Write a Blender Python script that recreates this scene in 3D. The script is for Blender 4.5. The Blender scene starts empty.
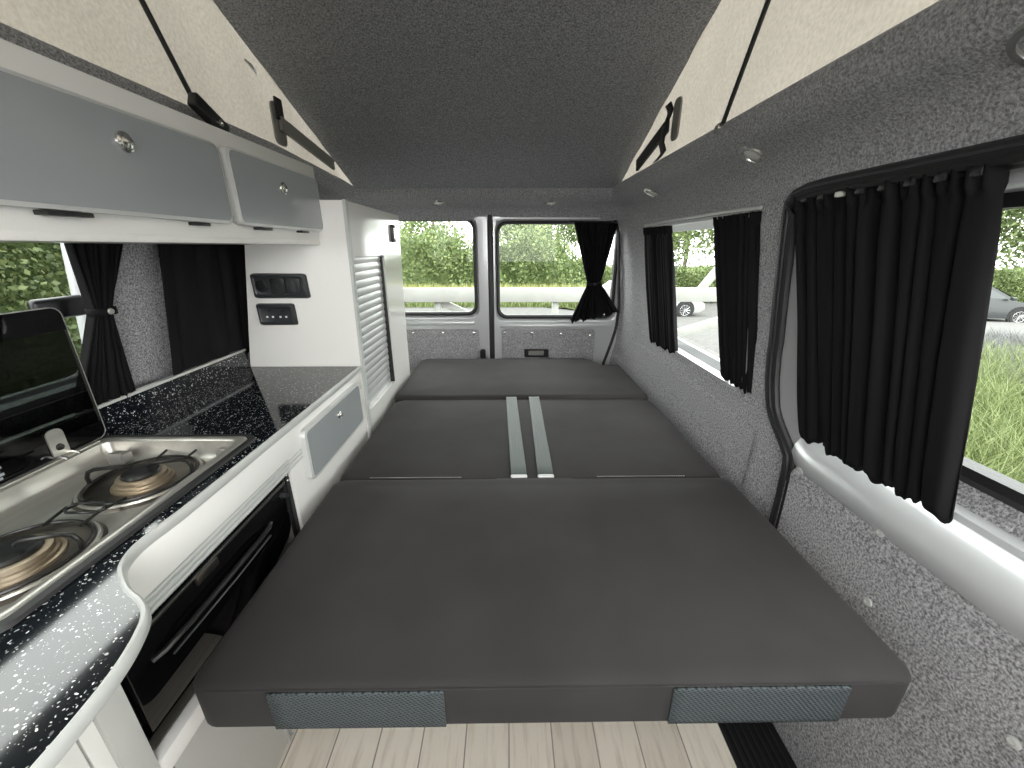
import bpy, bmesh, math, random
from mathutils import Vector, Matrix
random.seed(7)
C = bpy.context.scene
COL = C.collection
PI = math.pi

# ------------------------------------------------------------------ materials
def _mat(name):
    m = bpy.data.materials.new(name); m.use_nodes = True
    nt = m.node_tree; nt.nodes.clear()
    out = nt.nodes.new('ShaderNodeOutputMaterial')
    return m, nt, out

def N(nt, kind, **kw):
    n = nt.nodes.new(kind)
    for k, v in kw.items():
        if k in n.inputs: n.inputs[k].default_value = v
        else: setattr(n, k, v)
    return n

def L(nt, a, b): nt.links.new(a, b)

def rgb(c): return (c[0], c[1], c[2], 1)

def mat(name, col, rough=.5, metal=0., spec=.5, col2=None, scale=40., detail=2., bump=0., bscale=None,
        sheen=0., coat=0., contrast=(.35, .65), coords='Object', stretch=None, rough2=None, bdist=.002):
    m, nt, out = _mat(name)
    p = N(nt, 'ShaderNodeBsdfPrincipled')
    p.inputs['Base Color'].default_value = rgb(col)
    p.inputs['Roughness'].default_value = rough
    p.inputs['Metallic'].default_value = metal
    p.inputs['Specular IOR Level'].default_value = spec
    p.inputs['Sheen Weight'].default_value = sheen
    p.inputs['Sheen Roughness'].default_value = .5
    p.inputs['Coat Weight'].default_value = coat
    p.inputs['Coat Roughness'].default_value = .04
    L(nt, p.outputs[0], out.inputs['Surface'])
    if col2 or bump:
        tc = N(nt, 'ShaderNodeTexCoord'); src = tc.outputs[coords]
        if stretch:
            mp = N(nt, 'ShaderNodeMapping'); mp.inputs['Scale'].default_value = stretch
            L(nt, src, mp.inputs['Vector']); src = mp.outputs[0]
    if col2:
        n = N(nt, 'ShaderNodeTexNoise', Scale=scale, Detail=detail); L(nt, src, n.inputs['Vector'])
        r = N(nt, 'ShaderNodeValToRGB')
        r.color_ramp.elements[0].position = contrast[0]; r.color_ramp.elements[0].color = rgb(col)
        r.color_ramp.elements[1].position = contrast[1]; r.color_ramp.elements[1].color = rgb(col2)
        L(nt, n.outputs['Fac'], r.inputs[0]); L(nt, r.outputs[0], p.inputs['Base Color'])
        if rough2 is not None:
            mr = N(nt, 'ShaderNodeMapRange'); mr.inputs['To Min'].default_value = rough; mr.inputs['To Max'].default_value = rough2
            L(nt, n.outputs['Fac'], mr.inputs['Value']); L(nt, mr.outputs[0], p.inputs['Roughness'])
    if bump:
        n2 = N(nt, 'ShaderNodeTexNoise', Scale=bscale or scale, Detail=3.); L(nt, src, n2.inputs['Vector'])
        b = N(nt, 'ShaderNodeBump', Strength=bump, Distance=bdist)
        L(nt, n2.outputs['Fac'], b.inputs['Height']); L(nt, b.outputs[0], p.inputs['Normal'])
    return m

def carpet(name, dark, light, scale=210., contrast=(.36, .66)):
    m, nt, out = _mat(name)
    p = N(nt, 'ShaderNodeBsdfPrincipled', Roughness=.95); p.inputs['Specular IOR Level'].default_value = .1
    p.inputs['Sheen Weight'].default_value = .25
    tc = N(nt, 'ShaderNodeTexCoord')
    n = N(nt, 'ShaderNodeTexNoise', Scale=scale, Detail=3., Roughness=.65); L(nt, tc.outputs['Object'], n.inputs['Vector'])
    r = N(nt, 'ShaderNodeValToRGB')
    e = r.color_ramp.elements
    e[0].position = contrast[0]; e[0].color = rgb(dark); e[1].position = contrast[1]; e[1].color = rgb(light)
    L(nt, n.outputs['Fac'], r.inputs[0]); L(nt, r.outputs[0], p.inputs['Base Color'])
    b = N(nt, 'ShaderNodeBump', Strength=.7, Distance=.004); L(nt, n.outputs['Fac'], b.inputs['Height'])
    L(nt, b.outputs[0], p.inputs['Normal']); L(nt, p.outputs[0], out.inputs['Surface'])
    return m

def canvas_mat():
    m, nt, out = _mat('canvas')
    tc = N(nt, 'ShaderNodeTexCoord')
    n = N(nt, 'ShaderNodeTexNoise', Scale=120., Detail=3.); L(nt, tc.outputs['Object'], n.inputs['Vector'])
    r = N(nt, 'ShaderNodeValToRGB'); e = r.color_ramp.elements
    e[0].position = .3; e[0].color = (.44, .405, .345, 1); e[1].position = .7; e[1].color = (.54, .50, .43, 1)
    L(nt, n.outputs['Fac'], r.inputs[0])
    d = N(nt, 'ShaderNodeBsdfDiffuse'); t = N(nt, 'ShaderNodeBsdfTranslucent')
    L(nt, r.outputs[0], d.inputs[0]); L(nt, r.outputs[0], t.inputs[0])
    b = N(nt, 'ShaderNodeBump', Strength=.4, Distance=.003); L(nt, n.outputs['Fac'], b.inputs['Height'])
    L(nt, b.outputs[0], d.inputs['Normal'])
    mx = N(nt, 'ShaderNodeMixShader'); mx.inputs[0].default_value = .15
    L(nt, d.outputs[0], mx.inputs[1]); L(nt, t.outputs[0], mx.inputs[2]); L(nt, mx.outputs[0], out.inputs['Surface'])
    return m

def glass_mat(name, tint, refl=.9):
    m, nt, out = _mat(name)
    t = N(nt, 'ShaderNodeBsdfTransparent'); t.inputs[0].default_value = rgb(tint)
    g = N(nt, 'ShaderNodeBsdfGlossy', Roughness=.01); g.inputs[0].default_value = (refl, refl, refl, 1)
    ge = N(nt, 'ShaderNodeNewGeometry'); dt = N(nt, 'ShaderNodeVectorMath', operation='DOT_PRODUCT')
    L(nt, ge.outputs['Normal'], dt.inputs[0]); L(nt, ge.outputs['Incoming'], dt.inputs[1])
    ab = N(nt, 'ShaderNodeMath', operation='ABSOLUTE'); L(nt, dt.outputs['Value'], ab.inputs[0])
    om = N(nt, 'ShaderNodeMath', operation='SUBTRACT'); om.inputs[0].default_value = 1.; L(nt, ab.outputs[0], om.inputs[1])
    pwr = N(nt, 'ShaderNodeMath', operation='POWER'); pwr.inputs[1].default_value = 5.; L(nt, om.outputs[0], pwr.inputs[0])
    f = N(nt, 'ShaderNodeMapRange'); f.inputs['To Min'].default_value = .03; f.inputs['To Max'].default_value = 1.; L(nt, pwr.outputs[0], f.inputs['Value'])
    mx = N(nt, 'ShaderNodeMixShader')
    L(nt, f.outputs[0], mx.inputs[0]); L(nt, t.outputs[0], mx.inputs[1]); L(nt, g.outputs[0], mx.inputs[2])
    L(nt, mx.outputs[0], out.inputs['Surface'])
    return m

def worktop_mat():
    m, nt, out = _mat('speckled_worktop')
    p = N(nt, 'ShaderNodeBsdfPrincipled', Roughness=.07); p.inputs['Specular IOR Level'].default_value = .58
    tc = N(nt, 'ShaderNodeTexCoord')
    w = N(nt, 'ShaderNodeTexNoise', Scale=150., Detail=1.); L(nt, tc.outputs['Object'], w.inputs['Vector'])
    wm = N(nt, 'ShaderNodeVectorMath', operation='MULTIPLY_ADD'); wm.inputs[1].default_value = (.006, .006, .006)
    L(nt, w.outputs['Color'], wm.inputs[0]); L(nt, tc.outputs['Object'], wm.inputs[2])
    prev = None
    for sc, th, lim in ((190., .20, .62), (330., .26, .60)):
        v = N(nt, 'ShaderNodeTexVoronoi', Scale=sc); L(nt, wm.outputs[0], v.inputs['Vector'])
        sx = N(nt, 'ShaderNodeSeparateColor'); L(nt, v.outputs['Color'], sx.inputs[0])
        # radius of a fleck differs from cell to cell, most cells have none
        mr = N(nt, 'ShaderNodeMapRange'); mr.inputs['From Min'].default_value = lim; mr.inputs['From Max'].default_value = 1
        mr.inputs['To Min'].default_value = 0; mr.inputs['To Max'].default_value = th * 1.7
        L(nt, sx.outputs[0], mr.inputs['Value'])
        c = N(nt, 'ShaderNodeMath', operation='LESS_THAN'); L(nt, v.outputs['Distance'], c.inputs[0]); L(nt, mr.outputs[0], c.inputs[1])
        mu = N(nt, 'ShaderNodeMath', operation='MULTIPLY'); L(nt, c.outputs[0], mu.inputs[0]); L(nt, sx.outputs[1], mu.inputs[1])
        if prev is None: prev = mu
        else:
            mxm = N(nt, 'ShaderNodeMath', operation='MAXIMUM'); L(nt, prev.outputs[0], mxm.inputs[0]); L(nt, mu.outputs[0], mxm.inputs[1]); prev = mxm
    r = N(nt, 'ShaderNodeValToRGB'); e = r.color_ramp.elements
    e[0].color = (.006, .008, .011, 1); e[1].color = (.85, .86, .85, 1); e[1].position = .75
    L(nt, prev.outputs[0], r.inputs[0]); L(nt, r.outputs[0], p.inputs['Base Color']); L(nt, p.outputs[0], out.inputs['Surface'])
    return m

def plank_mat():
    m, nt, out = _mat('floor_planks')
    p = N(nt, 'ShaderNodeBsdfPrincipled', Roughness=.5)
    tc = N(nt, 'ShaderNodeTexCoord')
    mp = N(nt, 'ShaderNodeMapping'); mp.inputs['Rotation'].default_value = (0, 0, PI / 2); L(nt, tc.outputs['Object'], mp.inputs['Vector'])
    br = N(nt, 'ShaderNodeTexBrick'); br.offset = .37
    br.inputs['Scale'].default_value = 1; br.inputs['Brick Width'].default_value = .9; br.inputs['Row Height'].default_value = .105
    br.inputs['Mortar Size'].default_value = .0018; br.inputs['Mortar Smooth'].default_value = .2
    br.inputs['Color1'].default_value = (.74, .66, .56, 1); br.inputs['Color2'].default_value = (.97, .89, .78, 1); br.inputs['Mortar'].default_value = (.36, .31, .26, 1)
    L(nt, mp.outputs[0], br.inputs['Vector'])
    m2 = N(nt, 'ShaderNodeMapping'); m2.inputs['Scale'].default_value = (60, 5, 1); L(nt, tc.outputs['Object'], m2.inputs['Vector'])
    n = N(nt, 'ShaderNodeTexNoise', Scale=1., Detail=6., Roughness=.65); L(nt, m2.outputs[0], n.inputs['Vector'])
    r = N(nt, 'ShaderNodeValToRGB'); e = r.color_ramp.elements
    e[0].position = .28; e[0].color = (.72, .66, .60, 1); e[1].position = .50; e[1].color = (1, 1, 1, 1)
    L(nt, n.outputs['Fac'], r.inputs[0])
    mx = N(nt, 'ShaderNodeMix', data_type='RGBA', blend_type='MULTIPLY'); mx.inputs['Factor'].default_value = .85
    L(nt, br.outputs['Color'], mx.inputs['A']); L(nt, r.outputs[0], mx.inputs['B'])
    L(nt, mx.outputs['Result'], p.inputs['Base Color']); L(nt, p.outputs[0], out.inputs['Surface'])
    return m

def leaf_mat(name, cols, trans=.25):
    m, nt, out = _mat(name)
    g = N(nt, 'ShaderNodeNewGeometry')
    r = N(nt, 'ShaderNodeValToRGB'); el = r.color_ramp.elements
    while len(el) < len(cols): el.new(.5)
    for i, c in enumerate(cols): el[i].position = i / (len(cols) - 1); el[i].color = rgb(c)
    L(nt, g.outputs['Random Per Island'], r.inputs[0])
    d = N(nt, 'ShaderNodeBsdfPrincipled', Roughness=.5); d.inputs['Specular IOR Level'].default_value = .3
    t = N(nt, 'ShaderNodeBsdfTranslucent')
    L(nt, r.outputs[0], d.inputs['Base Color']); L(nt, r.outputs[0], t.inputs[0])
    mx = N(nt, 'ShaderNodeMixShader'); mx.inputs[0].default_value = trans
    L(nt, d.outputs[0], mx.inputs[1]); L(nt, t.outputs[0], mx.inputs[2]); L(nt, mx.outputs[0], out.inputs['Surface'])
    return m

def mesh_fabric():
    m, nt, out = _mat('spacer_mesh')
    p = N(nt, 'ShaderNodeBsdfPrincipled', Roughness=.75)
    tc = N(nt, 'ShaderNodeTexCoord')
    mp = N(nt, 'ShaderNodeMapping'); mp.inputs['Rotation'].default_value = (0, .5, 0); mp.inputs['Scale'].default_value = (150, 150, 230)
    L(nt, tc.outputs['Object'], mp.inputs['Vector'])
    sp = N(nt, 'ShaderNodeSeparateXYZ'); L(nt, mp.outputs[0], sp.inputs[0])
    cx = N(nt, 'ShaderNodeCombineXYZ'); L(nt, sp.outputs[0], cx.inputs[0]); L(nt, sp.outputs[2], cx.inputs[1])
    v = N(nt, 'ShaderNodeTexVoronoi', Scale=1.); v.inputs['Randomness'].default_value = .12; L(nt, cx.outputs[0], v.inputs['Vector'])
    r = N(nt, 'ShaderNodeValToRGB'); e = r.color_ramp.elements
    e[0].position = .22; e[0].color = (.012, .014, .016, 1); e[1].position = .45; e[1].color = (.075, .092, .10, 1)
    L(nt, v.outputs['Distance'], r.inputs[0]); L(nt, r.outputs[0], p.inputs['Base Color'])
    b = N(nt, 'ShaderNodeBump', Strength=.8, Distance=.003); L(nt, v.outputs['Distance'], b.inputs['Height']); L(nt, b.outputs[0], p.inputs['Normal'])
    L(nt, p.outputs[0], out.inputs['Surface'])
    return m

M = {}
M['wallcarpet'] = carpet('grey_wall_carpet', (.13, .13, .137), (.58, .58, .595), 230., (.36, .66))
M['roofcarpet'] = carpet('charcoal_roof_carpet', (.13, .133, .143), (.40, .406, .425), scale=210.)
M['shadedcarpet'] = carpet('shaded_wall_carpet', (.15, .151, .156), (.45, .45, .465), 230., (.36, .66))  # same carpet as the walls, darkened to put in the shade under the roof
M['canvas'] = canvas_mat()
M['white'] = mat('white_laminate', (.87, .855, .825), .22, spec=.5, col2=(.89, .875, .845), scale=3.)
M['whitegloss'] = mat('white_gloss_laminate', (.85, .84, .81), .10, spec=.6)
M['trim'] = mat('pale_grey_edging', (.53, .54, .525), .3)
M['silveredge'] = mat('silver_edging', (.66, .66, .655), .33, metal=.25)
M['doorgrey'] = mat('slate_grey_gloss', (.31, .33, .34), .14, spec=.6, col2=(.335, .355, .365), scale=2.5)
M['chrome'] = mat('chrome', (.80, .79, .76), .22, metal=1.)
M['steel'] = mat('brushed_steel', (.42, .405, .37), .25, metal=.7, col2=(.54, .525, .485), scale=30., stretch=(1, .05, 1), rough2=.42)
M['steeldark'] = mat('blued_steel', (.13, .12, .11), .42, metal=1., col2=(.24, .21, .18), scale=14.)
M['lidrest'] = mat('dull_aluminium', (.30, .29, .27), .4, metal=.3)
M['brass'] = mat('heat_tinted_brass', (.40, .31, .21), .42, metal=.8, col2=(.56, .47, .36), scale=18.)
M['iron'] = mat('black_enamel', (.010, .010, .010), .3)
M['blackglass'] = mat('black_oven_glass', (.0025, .0025, .003), .03, spec=.36)
M['blackplastic'] = mat('black_plastic', (.012, .013, .014), .35, bump=.1, bscale=300.)
M['darkplastic'] = mat('charcoal_plastic', (.030, .033, .036), .32)
M['rubber'] = mat('black_rubber', (.013, .013, .014), .5, bump=.25, bscale=150.)
M['body'] = mat('silver_vehicle_paint', (.54, .55, .56), .30, metal=.25, coat=.5)
M['cushion'] = mat('charcoal_upholstery', (.0365, .0340, .0343), .72, spec=.08, sheen=.05, col2=(.046, .0430, .0433), scale=5., bump=.18, bscale=420., bdist=.001)
M['meshfab'] = mesh_fabric()
M['thread'] = mat('pale_thread', (.45, .45, .44), .8)
M['webbing'] = mat('grey_webbing', (.085, .105, .10), .6, sheen=.2)
M['curtain'] = mat('black_curtain_cloth', (.0080, .0075, .0085), .75, spec=.12, sheen=.0, bump=.15, bscale=300.)
M['worktop'] = worktop_mat()
M['floor'] = plank_mat()
M['glass'] = glass_mat('clear_glazing', (.62, .645, .62), .4)
M['smoke'] = glass_mat('smoked_glass', (.22, .235, .225))
M['lens'] = mat('frosted_lens', (.70, .70, .66), .25)
M['slat'] = mat('silver_tambour', (.62, .63, .63), .22, metal=.2, coat=.2)
M['shadedwhite'] = mat('shaded_white_laminate', (.56, .555, .53), .18)  # white laminate greyed to paint in the shade below the worktop
M['paper'] = mat('printed_label', (.30, .32, .34), .5)
M['fabricgrey'] = mat('grey_plate', (.22, .215, .20), .6)
M['fence'] = mat('white_timber_paint', (.30, .30, .285), .6, col2=(.265, .265, .25), scale=5.)
M['road'] = mat('pale_asphalt', (.075, .075, .073), .9, col2=(.10, .098, .094), scale=9., bump=.3, bscale=60.)
M['soil'] = mat('turf_ground', (.11, .15, .05), .95, col2=(.17, .20, .07), scale=6.)
M['bark'] = mat('tree_bark', (.10, .085, .065), .9, col2=(.17, .15, .12), scale=14., bump=.6)
M['hedge_far'] = leaf_mat('far_hedge_leaves', [(.07, .11, .045), (.16, .21, .085), (.26, .31, .13)])
M['hedge_near'] = leaf_mat('near_hedge_leaves', [(.028, .045, .014), (.065, .092, .032), (.13, .155, .06)])
M['grass_tall'] = leaf_mat('tall_grass_blades', [(.20, .24, .08), (.33, .34, .13), (.42, .40, .20)])
M['grass_green'] = leaf_mat('green_grass_blades', [(.075, .105, .035), (.14, .18, .065), (.23, .26, .12)])
M['lavender'] = leaf_mat('lavender_stems', [(.09, .105, .085), (.15, .15, .15), (.20, .19, .215)])
M['carpaint'] = mat('dark_grey_car_paint', (.020, .024, .026), .3, metal=.0, coat=.15)
M['carwhite'] = mat('white_car_paint', (.26, .263, .26), .25, coat=.6)
M['carglass'] = mat('car_window_glass', (.02, .025, .028), .05, spec=.8)
M['tyre'] = mat('tyre_rubber', (.02, .02, .02), .8)
M['alloy'] = mat('alloy_wheel', (.55, .55, .56), .25, metal=.8)

# ------------------------------------------------------------------ helpers
class MB:
    def __init__(self): self.bm = bmesh.new()
    def add(self, verts, faces):
        vs = [self.bm.verts.new(v) for v in verts]
        for f in faces:
            try: self.bm.faces.new([vs[i] for i in f])
            except ValueError: pass
        return self
    def merge(self, t):
        me = bpy.data.meshes.new('t'); t.to_mesh(me); t.free(); self.bm.from_mesh(me); bpy.data.meshes.remove(me); return self
    def box(self, x0, x1, y0, y1, z0, z1, bev=0., seg=2, mtx=None):
        t = bmesh.new(); bmesh.ops.create_cube(t, size=1.)
        for v in t.verts:
            v.co = Vector((x0 + (v.co.x + .5) * (x1 - x0), y0 + (v.co.y + .5) * (y1 - y0), z0 + (v.co.z + .5) * (z1 - z0)))
        if bev: bmesh.ops.bevel(t, geom=list(t.edges), offset=bev, segments=seg, profile=.5, affect='EDGES')
        if mtx: t.transform(mtx)
        return self.merge(t)
    def loft(self, loops, close=True, cap0=False, cap1=False):
        n = len(loops[0]); vs = [[self.bm.verts.new(p) for p in lp] for lp in loops]
        for a, b in zip(vs[:-1], vs[1:]):
            for i in range(n if close else n - 1):
                j = (i + 1) % n
                try: self.bm.faces.new((a[i], a[j], b[j], b[i]))
                except ValueError: pass
        if cap0: self.bm.faces.new(list(reversed(vs[0])))
        if cap1: self.bm.faces.new(vs[-1])
        return self
    def tube(self, pts, r, n=8, closed=False, cap=True):
        pts = [Vector(p) for p in pts]; loops = []; k = len(pts); up = None
        for i, p in enumerate(pts):
            if closed: d = pts[(i + 1) % k] - pts[i - 1]
            else: d = pts[min(i + 1, k - 1)] - pts[max(i - 1, 0)]
            d.normalize()
            if up is None:
                up = Vector((0, 0, 1)) if abs(d.z) < .9 else Vector((1, 0, 0))
            a = d.cross(up)
            if a.length < 1e-4: a = d.cross(Vector((0, 1, 0)))
            a.normalize(); up = a.cross(d); up.normalize()
            rr = r[i] if isinstance(r, (list, tuple)) else r
            loops.append([p + (a * math.cos(2 * PI * j / n) + up * math.sin(2 * PI * j / n)) * rr for j in range(n)])
        if closed: loops.append(loops[0]); self.loft(loops)
        else: self.loft(loops, cap0=cap, cap1=cap)
        return self
    def lathe(self, prof, c, axis='Z', n=24):
        c = Vector(c); loops = []
        for r, h in prof:
            lp = []
            for j in range(n):
                a = 2 * PI * j / n; u, v = r * math.cos(a), r * math.sin(a)
                if axis == 'Z': o = Vector((u, v, h))
                elif axis == 'X': o = Vector((h, u, v))
                else: o = Vector((v, h, u))
                lp.append(c + o)
            loops.append(lp)
        self.loft(loops, cap0=prof[0][0] > 1e-5, cap1=prof[-1][0] > 1e-5)
        return self
    def prism(self, poly, axis, a, b, bev=0.):
        t = bmesh.new()
        def P(p, h):
            return {'X': (h, p[0], p[1]), 'Y': (p[0], h, p[1]), 'Z': (p[0], p[1], h)}[axis]
        v0 = [t.verts.new(P(p, a)) for p in poly]; v1 = [t.verts.new(P(p, b)) for p in poly]; n = len(poly)
        t.faces.new(v0); t.faces.new(list(reversed(v1)))
        for i in range(n): t.faces.new((v0[i], v1[i], v1[(i + 1) % n], v0[(i + 1) % n]))
        if bev: bmesh.ops.bevel(t, geom=[e for e in t.edges], offset=bev, segments=2, profile=.5, affect='EDGES')
        return self.merge(t)
    def grid(self, f, nu, nv):
        vs = [[self.bm.verts.new(f(i / nu, j / nv)) for j in range(nv + 1)] for i in range(nu + 1)]
        for i in range(nu):
            for j in range(nv): self.bm.faces.new((vs[i][j], vs[i + 1][j], vs[i + 1][j + 1], vs[i][j + 1]))
        return self
    def build(self, name, m, parent=None, smooth=40, weld=False, base=None, recalc=True):
        if weld: bmesh.ops.remove_doubles(self.bm, verts=self.bm.verts, dist=1e-5)
        if recalc: bmesh.ops.recalc_face_normals(self.bm, faces=self.bm.faces)
        me = bpy.data.meshes.new(name)
        if parent is not None:
            r = parent
            while r.parent: r = r.parent
            off = r.location.copy()
        else:
            cs = [v.co for v in self.bm.verts]
            lo = [min(c[i] for c in cs) for i in range(3)]; hi = [max(c[i] for c in cs) for i in range(3)]
            off = Vector(((lo[0] + hi[0]) / 2, (lo[1] + hi[1]) / 2, lo[2])) if base is None else Vector(base)
        bmesh.ops.translate(self.bm, verts=self.bm.verts, vec=-off)
        self.bm.to_mesh(me); self.bm.free()
        me.materials.append(m)
        if smooth:
            for p in me.polygons: p.use_smooth = True
            me.set_sharp_from_angle(angle=math.radians(smooth))
        o = bpy.data.objects.new(name, me); COL.objects.link(o)
        if parent is not None: o.parent = parent
        else: o.location = off
        return o

def tag(o, label=None, cat=None, group=None, kind=None):
    if label: o['label'] = label
    if cat: o['category'] = cat
    if group: o['group'] = group
    if kind: o['kind'] = kind
    return o
def thing(name, loc, label, cat, group=None, kind=None):
    o = bpy.data.objects.new(name, None); COL.objects.link(o); o.location = loc; o.empty_display_size = .05
    return tag(o, label, cat, group, kind)
def struct(o): o['kind'] = 'structure'; return o
def struct_empty(name, loc):
    o = bpy.data.objects.new(name, None); COL.objects.link(o); o.location = loc; o['kind'] = 'structure'; return o
def copy_tree(o, parent=None):
    c = o.copy(); COL.objects.link(c)
    if parent: c.parent = parent
    for ch in list(o.children): copy_tree(ch, c)
    return c
def cl(v, a, c): return max(a, min(c, v))
def lerp(a, b, t): return a + (b - a) * t
def pw(tab, z):
    if z <= tab[0][0]: return tab[0][1]
    for (a, b), (c, d) in zip(tab[:-1], tab[1:]):
        if z <= c: return lerp(b, d, (z - a) / (c - a))
    return tab[-1][1]
def rrect(u0, u1, v0, v1, r, n=6, side=10):
    """rounded rectangle, counter-clockwise, with points along the sides too"""
    r = min(r, (u1 - u0) / 2 - 1e-4, (v1 - v0) / 2 - 1e-4); pts = []
    cs = [((u1 - r, v0 + r), -PI / 2), ((u1 - r, v1 - r), 0), ((u0 + r, v1 - r), PI / 2), ((u0 + r, v0 + r), PI)]
    for k, (c, a0) in enumerate(cs):
        for i in range(n + 1):
            a = a0 + PI / 2 * i / n; pts.append((c[0] + r * math.cos(a), c[1] + r * math.sin(a)))
        nx = cs[(k + 1) % 4]; s = (nx[0][0] + r * math.cos(nx[1]), nx[0][1] + r * math.sin(nx[1])); e = pts[-1]
        for i in range(1, side): pts.append((lerp(e[0], s[0], i / side), lerp(e[1], s[1], i / side)))
    return pts

# inside of the body sides: x as a function of height
XR = [(0, .685), (.42, .722), (.66, .727), (.9, .708), (1.22, .662), (1.34, .64)]
XL = [(0, -.99), (.7, -.985), (1.14, -.92), (1.25, -.885), (1.34, -.86)]
xr = lambda z: pw(XR, z)
xl = lambda z: pw(XL, z)
YR = 2.36           # rear doors

def ring_wall(mb, outer, inner, fx, thick, rad=5):
    """sheet between an outer loop and an opening in (y, z), both the same count; fx gives x, thick gives the wall its thickness"""
    n = len(inner)
    loops = []
    for k in range(rad + 1):
        t = k / rad
        loops.append([(fx(lerp(o[1], i[1], t)), lerp(o[0], i[0], t), lerp(o[1], i[1], t)) for o, i in zip(outer, inner)])
    back = [[(p[0] + thick, p[1], p[2]) for p in lp] for lp in reversed(loops)]
    mb.loft(loops + back + [loops[0]])

def square_from(loop, u0, u1, v0, v1):
    """project a loop radially on a rectangle: same count of points"""
    cu = sum(p[0] for p in loop) / len(loop); cv = sum(p[1] for p in loop) / len(loop); out = []
    for p in loop:
        du, dv = p[0] - cu, p[1] - cv; t = 1e9
        if du > 1e-9: t = min(t, (u1 - cu) / du)
        if du < -1e-9: t = min(t, (u0 - cu) / du)
        if dv > 1e-9: t = min(t, (v1 - cv) / dv)
        if dv < -1e-9: t = min(t, (v0 - cv) / dv)
        out.append((cu + du * t, cv + dv * t))
    for cr in ((u0, v0), (u1, v0), (u1, v1), (u0, v1)):           # snap the nearest point to each corner
        i = min(range(len(out)), key=lambda k: (out[k][0] - cr[0]) ** 2 + (out[k][1] - cr[1]) ** 2); out[i] = cr
    return out

# ------------------------------------------------------------------ setting: floor, walls, ceiling
YF = -.45           # front end of the living area (behind the camera)
b = MB(); b.box(-1.0, .525, YF, YR + .03, -.05, 0); fl = struct(b.build('floor', M['floor'], base=(0, 0, 0)))
# ribbed rubber in the sliding-door step
b = MB(); b.box(.525, .70, YF, .95, -.07, -.03)
for i in range(9): b.box(.535 + i * .017, .543 + i * .017, YF, .95, -.03, -.024, .002, 1)
b.box(.525, .80, .95, YR + .03, -.05, 0)
struct(b.build('trim_1', M['rubber']))

# right side, rear half with the opening of the rear quarter window
W2 = (1.105, 1.955, .700, 1.222)
b = MB()
inn = rrect(*W2, .06)
ring_wall(b, square_from(inn, 1.045, 2.06, -.02, 1.30), inn, xr, .05)
# pillar between the quarter window and the sliding door: its front edge follows the door seal
SEAL = [(-.03, .862), (.30, .862), (.42, .864), (.52, .868), (.58, .872), (.626, .882), (.657, .922), (.69, .958), (.723, .980), (.79, .998), (.86, 1.005), (1.0, 1.002), (1.15, .996), (1.30, .985)]
def pil(u, v):
    z = lerp(-.02, 1.30, v); y = lerp(pw(SEAL, z), 1.046, u); return (xr(z) + (.012 * (1 - u) ** 6), y, z)
b.grid(pil, 6, 48)
b.grid(lambda u, v: (pil(u, v)[0] + .05, pil(u, v)[1], pil(u, v)[2]), 6, 48)
b.grid(lambda u, v: (pil(0, v)[0] + .05 * u, pil(0, v)[1], pil(0, v)[2]), 1, 48)
struct(b.build('wall_right', M['wallcarpet'], base=(.7, 1.5, 0)))
# corner pillars at the rear doors
XD = [(0, .60), (.44, .612), (.55, .645), (.66, .672), (.78, .678), (1.2, .640), (1.30, .60)]
def corner(u, v):
    z = lerp(-.02, 1.33, v); x0, y0 = xr(z), 2.055; x1, y1 = pw(XD, z), YR + .01
    a = u * PI / 2; s = 1 - (1 - math.sin(a)) ; 
    return (lerp(x0, x1, 1 - math.cos(a) ** 1.0 if u < 1 else 1), lerp(y0, y1, math.sin(a)), z)
b = MB(); b.grid(corner, 14, 40); b.grid(lambda u, v: (corner(u, v)[0] + .05, corner(u, v)[1] + .02, corner(u, v)[2]), 14, 40)
struct(b.build('wall_corner', M['wallcarpet'], base=(.7, 2.2, 0)))
# seam where the lower lining overlaps
b = MB()
b.grid(lambda u, v: (xr(lerp(.3, .632, v)) - .005 + (.004 if v > .97 else 0), lerp(1.02, 2.12, u), lerp(.3, .632, v)), 2, 30)
b.grid(lambda u, v: (xr(.632) - .001 - .004 * v, lerp(1.02, 2.12, u), .634 - .002 * v), 2, 1)
struct(b.build('trim_2', M['wallcarpet']))

# left side with two window openings
WL = (-.25, .932, .825, 1.235)
b = MB(); inn = rrect(*WL, .06)
ring_wall(b, square_from(inn, YF, 1.0, -.02, 1.345), inn, xl, -.05)
b.grid(lambda u, v: (xl(lerp(-.02, 1.345, v)), lerp(1.0, YR, u), lerp(-.02, 1.345, v)), 2, 20)
b.grid(lambda u, v: (xl(lerp(-.02, 1.345, v)) - .05, lerp(1.0, YR, u), lerp(-.02, 1.345, v)), 2, 20)
struct(b.build('wall_left', M['wallcarpet'], base=(-.95, .9, 0)))

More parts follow.
